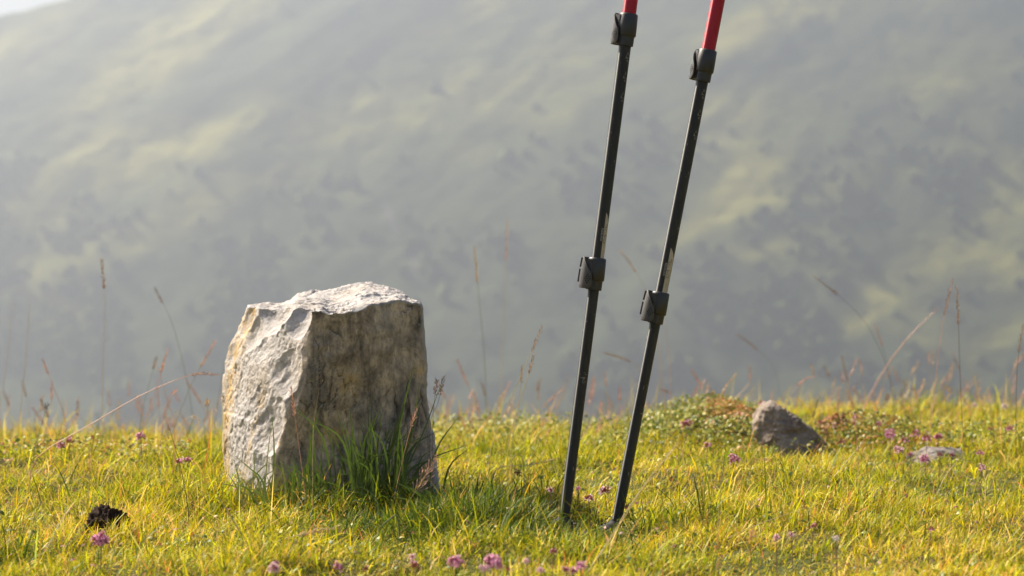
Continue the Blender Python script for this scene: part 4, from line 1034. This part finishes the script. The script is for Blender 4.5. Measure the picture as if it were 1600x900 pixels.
stalk('upright red brown stem near the bottom right of the turf', 3.05, [(1176, 900), (1175, 860), (1173, 828)], 26, 'head_pink', 'stem_dark', 0.9)
stalk('thin dry upright stem in the turf right of the right pole', 3.3, [(1122, 880), (1124, 810), (1128, 728)], 40, 'head_brown', 'stem_straw', 0.6)
# in the foreground turf
stalk('long bare straw slanting up to the right from the bottom past the right pole', 3.2, [(920, 895), (962, 832), (1008, 755), (1056, 692)], 30, 'head_straw', 'stem_straw', 0.5, 0.9)
stalk('second bare straw parallel to the long one beside the right pole', 3.22, [(955, 838), (1000, 770), (1030, 735)], 0, sk='stem_straw', th=0.7)
stalk('fallen straw coloured seed head lying in the turf in front of the stone', 3.12, [(405, 858), (450, 842), (524, 826)], 62, 'head_straw', 'stem_straw', 1.2)
stalk('thick folded green blade bent over in front of the stone', 3.12, [(624, 842), (620, 808), (610, 810), (596, 822), (590, 840)], 0, sk='stem_green', th=1.5)
stalk('bare straw lying level in the turf below the flat rock', 3.3, [(1130, 845), (1190, 820), (1262, 795)], 0, sk='stem_straw', th=0.6)
stalk('bent pale straw left of the stone foot', 3.4, [(385, 850), (360, 810), (338, 775), (336, 755)], 0, sk='stem_straw', th=0.9)
# small reddish spikes along the crest, nothing tells them apart
def crest_run(n, x0, x1, seed, label, group):
    r = random.Random(seed)
    for k in range(n):
        px = r.uniform(x0, x1); d = r.uniform(5.0, 6.3); x_ = X(px, d); g = gzf(x_, d); py = HORIZON + (CAM_H - g) / d * FPX
        h = r.uniform(45, 95); l = r.uniform(-26, 26)
        stalk(label, d, [(px, py), (px + l * 0.3, py - h * 0.55), (px + l, py - h)], r.uniform(16, 34), r.choice(['head_pink', 'head_pink', 'head_straw', 'head_brown']), r.choice(['stem_pink', 'stem_straw']), r.uniform(0.9, 1.5), 0.45, group, seed=seed * 100 + k)
crest_run(32, 0, 340, 1, 'short blurred grass spike on the crest left of the stone', 'short grass spikes on the crest left of the stone')
crest_run(22, 690, 880, 2, 'short blurred grass spike on the crest between stone and poles', 'short grass spikes on the crest between stone and poles')
crest_run(13, 890, 1130, 3, 'short blurred grass spike on the crest around the poles', 'short grass spikes on the crest around the poles')
crest_run(36, 1270, 1600, 4, 'short blurred grass spike on the crest right of the boulder', 'short grass spikes on the crest right of the boulder')

# ------------------------------------------------------------------ small pink flowers
def flower(label, px, py, d, size, pink=0.6, petal='petal', group=None, tall=1.0):
    """a wild thyme head: red calyxes with pink lipped petals; size in photo pixels"""
    r = random.Random(int(px * 31 + py))
    for _ in range(4):
        c = P(px, py, d); g = gzf(c.x, d)
        if c.z - g < 0.034: d = (CAM_H - g - 0.035) * FPX / (py - HORIZON)
    c = P(px, py, d); g = gzf(c.x, d)
    root = empty('flower', (c.x + r.uniform(-.004, .004), d, g)); tag(root, label, 'flower', group)
    c = c - root.location; R_ = size / FPX * d * 0.5
    mb = MB(); mb.tube(bez([(0, 0, -0.002), (c.x * 0.5, 0.002, c.z * 0.5), (c.x, c.y, c.z)], 6), 0.0006, 5); mb.build('stem', M['stem_dark'], root)
    mb = MB(); pt = MB(); n = int(13 + size * 0.7)
    for k in range(n):
        ph = k * 2.39996; f = (k + 0.5) / n; el = math.asin(max(-0.55, 1 - 1.55 * f))
        dr = Vector((math.cos(ph) * math.cos(el), math.sin(ph) * math.cos(el), math.sin(el) * 1.0))
        b = c + Vector((dr.x, dr.y, dr.z * tall)) * R_ * r.choice((0.25, 0.4, 0.55, 0.75)) * Vector((1, 1, 1)).length / 1.732
        mb.grain(b - dr * 0.0016, dr + Vector((0, 0, .25)), R_ * 0.78, R_ * 0.17)
        if r.random() < pink:
            e = b + dr * R_ * 0.42; a = dr.cross(Vector((0, 0, 1.0)) + dr * 0.01)
            a = a.normalized() if a.length > 1e-6 else Vector((1, 0, 0)); bb = dr.cross(a)
            for q in range(4):
                an = q * math.pi / 2 + r.uniform(-.3, .3); u = a * math.cos(an) + bb * math.sin(an); w = a * math.cos(an + 1.57) + bb * math.sin(an + 1.57)
                L = R_ * r.uniform(0.22, 0.46)
                pt.add([e - dr * 0.0004, e + u * L * 0.55 + w * L * 0.40 + dr * L * 0.28, e + u * L + dr * L * 0.15, e + u * L * 0.55 - w * L * 0.40 + dr * L * 0.28], [(0, 1, 2, 3)])
    mb.build('calyxes', M['calyx'], root, smooth=False)
    if pt.v: pt.build('petals', M[petal], root, smooth=False)
    return root
for a in [
    ('bright pink flower cluster right in front of the dark earth lump', 157, 846, 3.13, 26, 0.9),
    ('pinkish flower head on the turf crest midway between left edge and stone', 219, 683, 4.05, 15, 0.7),
    ('wine red flower head, upper one of the pair by the slanting pink stem', 108, 690, 4.1, 14, 0.15),
    ('wine red flower head, lower one of the pair by the slanting pink stem', 95, 698, 4.0, 15, 0.2),
    ('reddish flower head low against the grass left of the stone, left of two', 279, 722, 3.75, 13, 0.25),
    ('reddish flower head low against the grass left of the stone, right of two', 293, 720, 3.8, 14, 0.25),
    ('pale pink flower head at the bottom edge below the left half of the stone', 428, 890, 2.93, 18, 0.9, 'petal_pale'),
    ('red flower head just above the pale pink one at the bottom edge', 431, 880, 2.96, 10, 0.1),
    ('red flower head with a pink tip at the bottom edge below the stone', 528, 888, 2.93, 18, 0.35),
    ('small wine red flower head at the bottom edge below the middle of the stone', 572, 890, 2.92, 13, 0.1),
    ('tall red flower head at the bottom edge below the right half of the stone', 649, 886, 2.93, 18, 0.15),
    ('small pink flower in the turf right below the stone', 644, 872, 2.98, 13, 0.8, 'petal_pale'),
    ('round pink flower head at the bottom edge right of the stone', 712, 880, 2.95, 22, 0.8),
    ('large pink flower cluster at the bottom edge, between stone and left pole', 772, 882, 2.94, 27, 0.85),
    ('small dark red flower head beside the large pink cluster', 795, 891, 2.92, 11, 0.1),
    ('pale pink flower head left of the large pink cluster', 757, 890, 2.92, 15, 0.8, 'petal_pale'),
    ('single small pale pink flower in the turf above the large pink cluster', 823, 878, 2.96, 9, 1.0, 'petal_pale'),
    ('small whitish pink flower head at the bottom edge below the left pole', 845, 893, 2.91, 14, 0.5, 'petal_pale'),
    ('dark red flower head in the bottom group, left of three below the poles', 884, 892, 2.91, 13, 0.4),
    ('pink and red flower head in the bottom group, middle of three below the poles', 897, 894, 2.90, 15, 0.4),
    ('pink and red flower head in the bottom group, right of three below the poles', 908, 886, 2.93, 17, 0.6),
    ('brownish flower head in the turf above the group below the poles', 866, 863, 3.0, 14, 0.1),
    ('pink flower in the turf below the leafy mound', 1147, 719, 4.25, 17, 0.9),
    ('red flower head on the right slope of the leafy mound, left of two', 1282, 660, 4.6, 9, 0.2),
    ('red flower head against the left side of the boulder', 1184, 648, 4.62, 15, 0.25),
    ('red flower head above the top left corner of the boulder', 1190, 631, 4.66, 12, 0.3),
    ('red flower on top of the leafy mound, nearest the right pole', 1073, 664, 4.75, 17, 0.3),
    ('dark red flower on the crest of the leafy mound', 1101, 644, 4.9, 12, 0.3),
    ('small red flower low on the front of the leafy mound', 1106, 697, 4.35, 12, 0.3),
    ('brick red flower at the right foot of the boulder', 1316, 692, 4.45, 14, 0.15),
    ('wine red flower on a stem right of the boulder, highest there', 1337, 653, 4.7, 12, 0.3),
    ('wine red flower on the turf between boulder and bright pink flower', 1374, 664, 4.65, 11, 0.3),
    ('bright pink tall flower, leftmost of the group behind the flat rock', 1391, 681, 4.55, 17, 0.95, 'petal', None, 1.3),
    ('dark red flower beside the bright pink tall one', 1414, 689, 4.5, 12, 0.2),
    ('pale pink flower low in front of the flower group by the flat rock', 1405, 704, 4.4, 14, 0.9, 'petal_pale'),
    ('pinkish flower in the middle of the group behind the flat rock', 1431, 678, 4.6, 14, 0.6),
    ('dark red upright flower left of the flat rock top', 1448, 686, 4.55, 15, 0.3, 'petal', None, 1.3),
    ('pink and red flower above the flat rock', 1467, 684, 4.55, 15, 0.6),
    ('pink flower directly in front of the flat rock', 1446, 719, 4.25, 16, 0.9),
    ('dark red flower in front of the flat rock, left of two', 1470, 711, 4.27, 11, 0.15),
    ('dark red flower in front of the flat rock, right of two', 1488, 712, 4.27, 10, 0.15),
    ('red flower to the left of the flat rock', 1423, 711, 4.3, 11, 0.2),
    ('red flower right of the flat rock', 1532, 709, 4.35, 12, 0.2),
    ('pink flower at the right edge of the turf beyond the flat rock', 1535, 732, 4.1, 13, 0.6, 'petal_pale'),
    ('wine red flower near the right edge of the meadow', 1578, 671, 4.6, 13, 0.3),
    ('brown red flower left of the one near the right edge', 1548, 671, 4.6, 10, 0.1),
    ('white flower cluster on the right crest, left of three', 1524, 634, 5.3, 9, 1.0, 'petal_white'),
    ('white flower cluster on the right crest, middle of three', 1548, 628, 5.3, 7, 1.0, 'petal_white'),
    ('white flower cluster on the right crest, right of three', 1570, 636, 5.3, 11, 1.0, 'petal_white'),
    ('small pink flower in the turf right of the right pole near the bottom', 1214, 841, 3.1, 12, 0.9, 'petal_pale'),
    ('tiny pale pink flower beside the small pink one near the bottom right', 1237, 837, 3.1, 9, 0.9, 'petal_pale'),
    ('small white flower head in the turf near the bottom right', 1307, 842, 3.1, 10, 1.0, 'petal_white'),
    ('dark red flower head in the turf above the small white one', 1272, 823, 3.2, 12, 0.1),
    ('brown red flower head alone in the right turf', 1456, 828, 3.2, 13, 0.1),
    ('pale flower hidden in the turf beside the right pole foot', 860, 766, 3.5, 9, 0.8, 'petal_pale'),
    ('pink flower behind the left pole foot', 904, 764, 3.6, 8, 1.0),
    ('loose pink flower spray between the feet of the poles, left one', 920, 780, 3.5, 16, 0.35, 'petal_pale'),
    ('loose pink flower spray between the feet of the poles, right one', 945, 768, 3.55, 18, 0.35, 'petal_pale'),
]: flower(*a)

# ------------------------------------------------------------------ the air over the valley
mb = MB()
x0, x1, y0, y1, z0, z1 = -1010, 1010, -130, 2070, -280, 322
mb.add([(x, y, z) for z in (z0, z1) for x, y in ((x0, y0), (x1, y0), (x1, y1), (x0, y1))],
       [(3, 2, 1, 0), (4, 5, 6, 7), (0, 1, 5, 4), (1, 2, 6, 5), (2, 3, 7, 6), (3, 0, 4, 7)])
m, nt, out = new_mat('hazy air')
pv = nt.nodes.new('ShaderNodeVolumePrincipled')
pv.inputs['Color'].default_value = (0.635, 0.70, 0.815, 1); pv.inputs['Density'].default_value = 0.00084; pv.inputs['Anisotropy'].default_value = 0.66
nt.links.new(pv.outputs[0], out.inputs['Volume'])
hz_ = mb.build('haze', m, smooth=False); kind(hz_, 'stuff')
hz_['label'] = 'pale haze filling the valley'
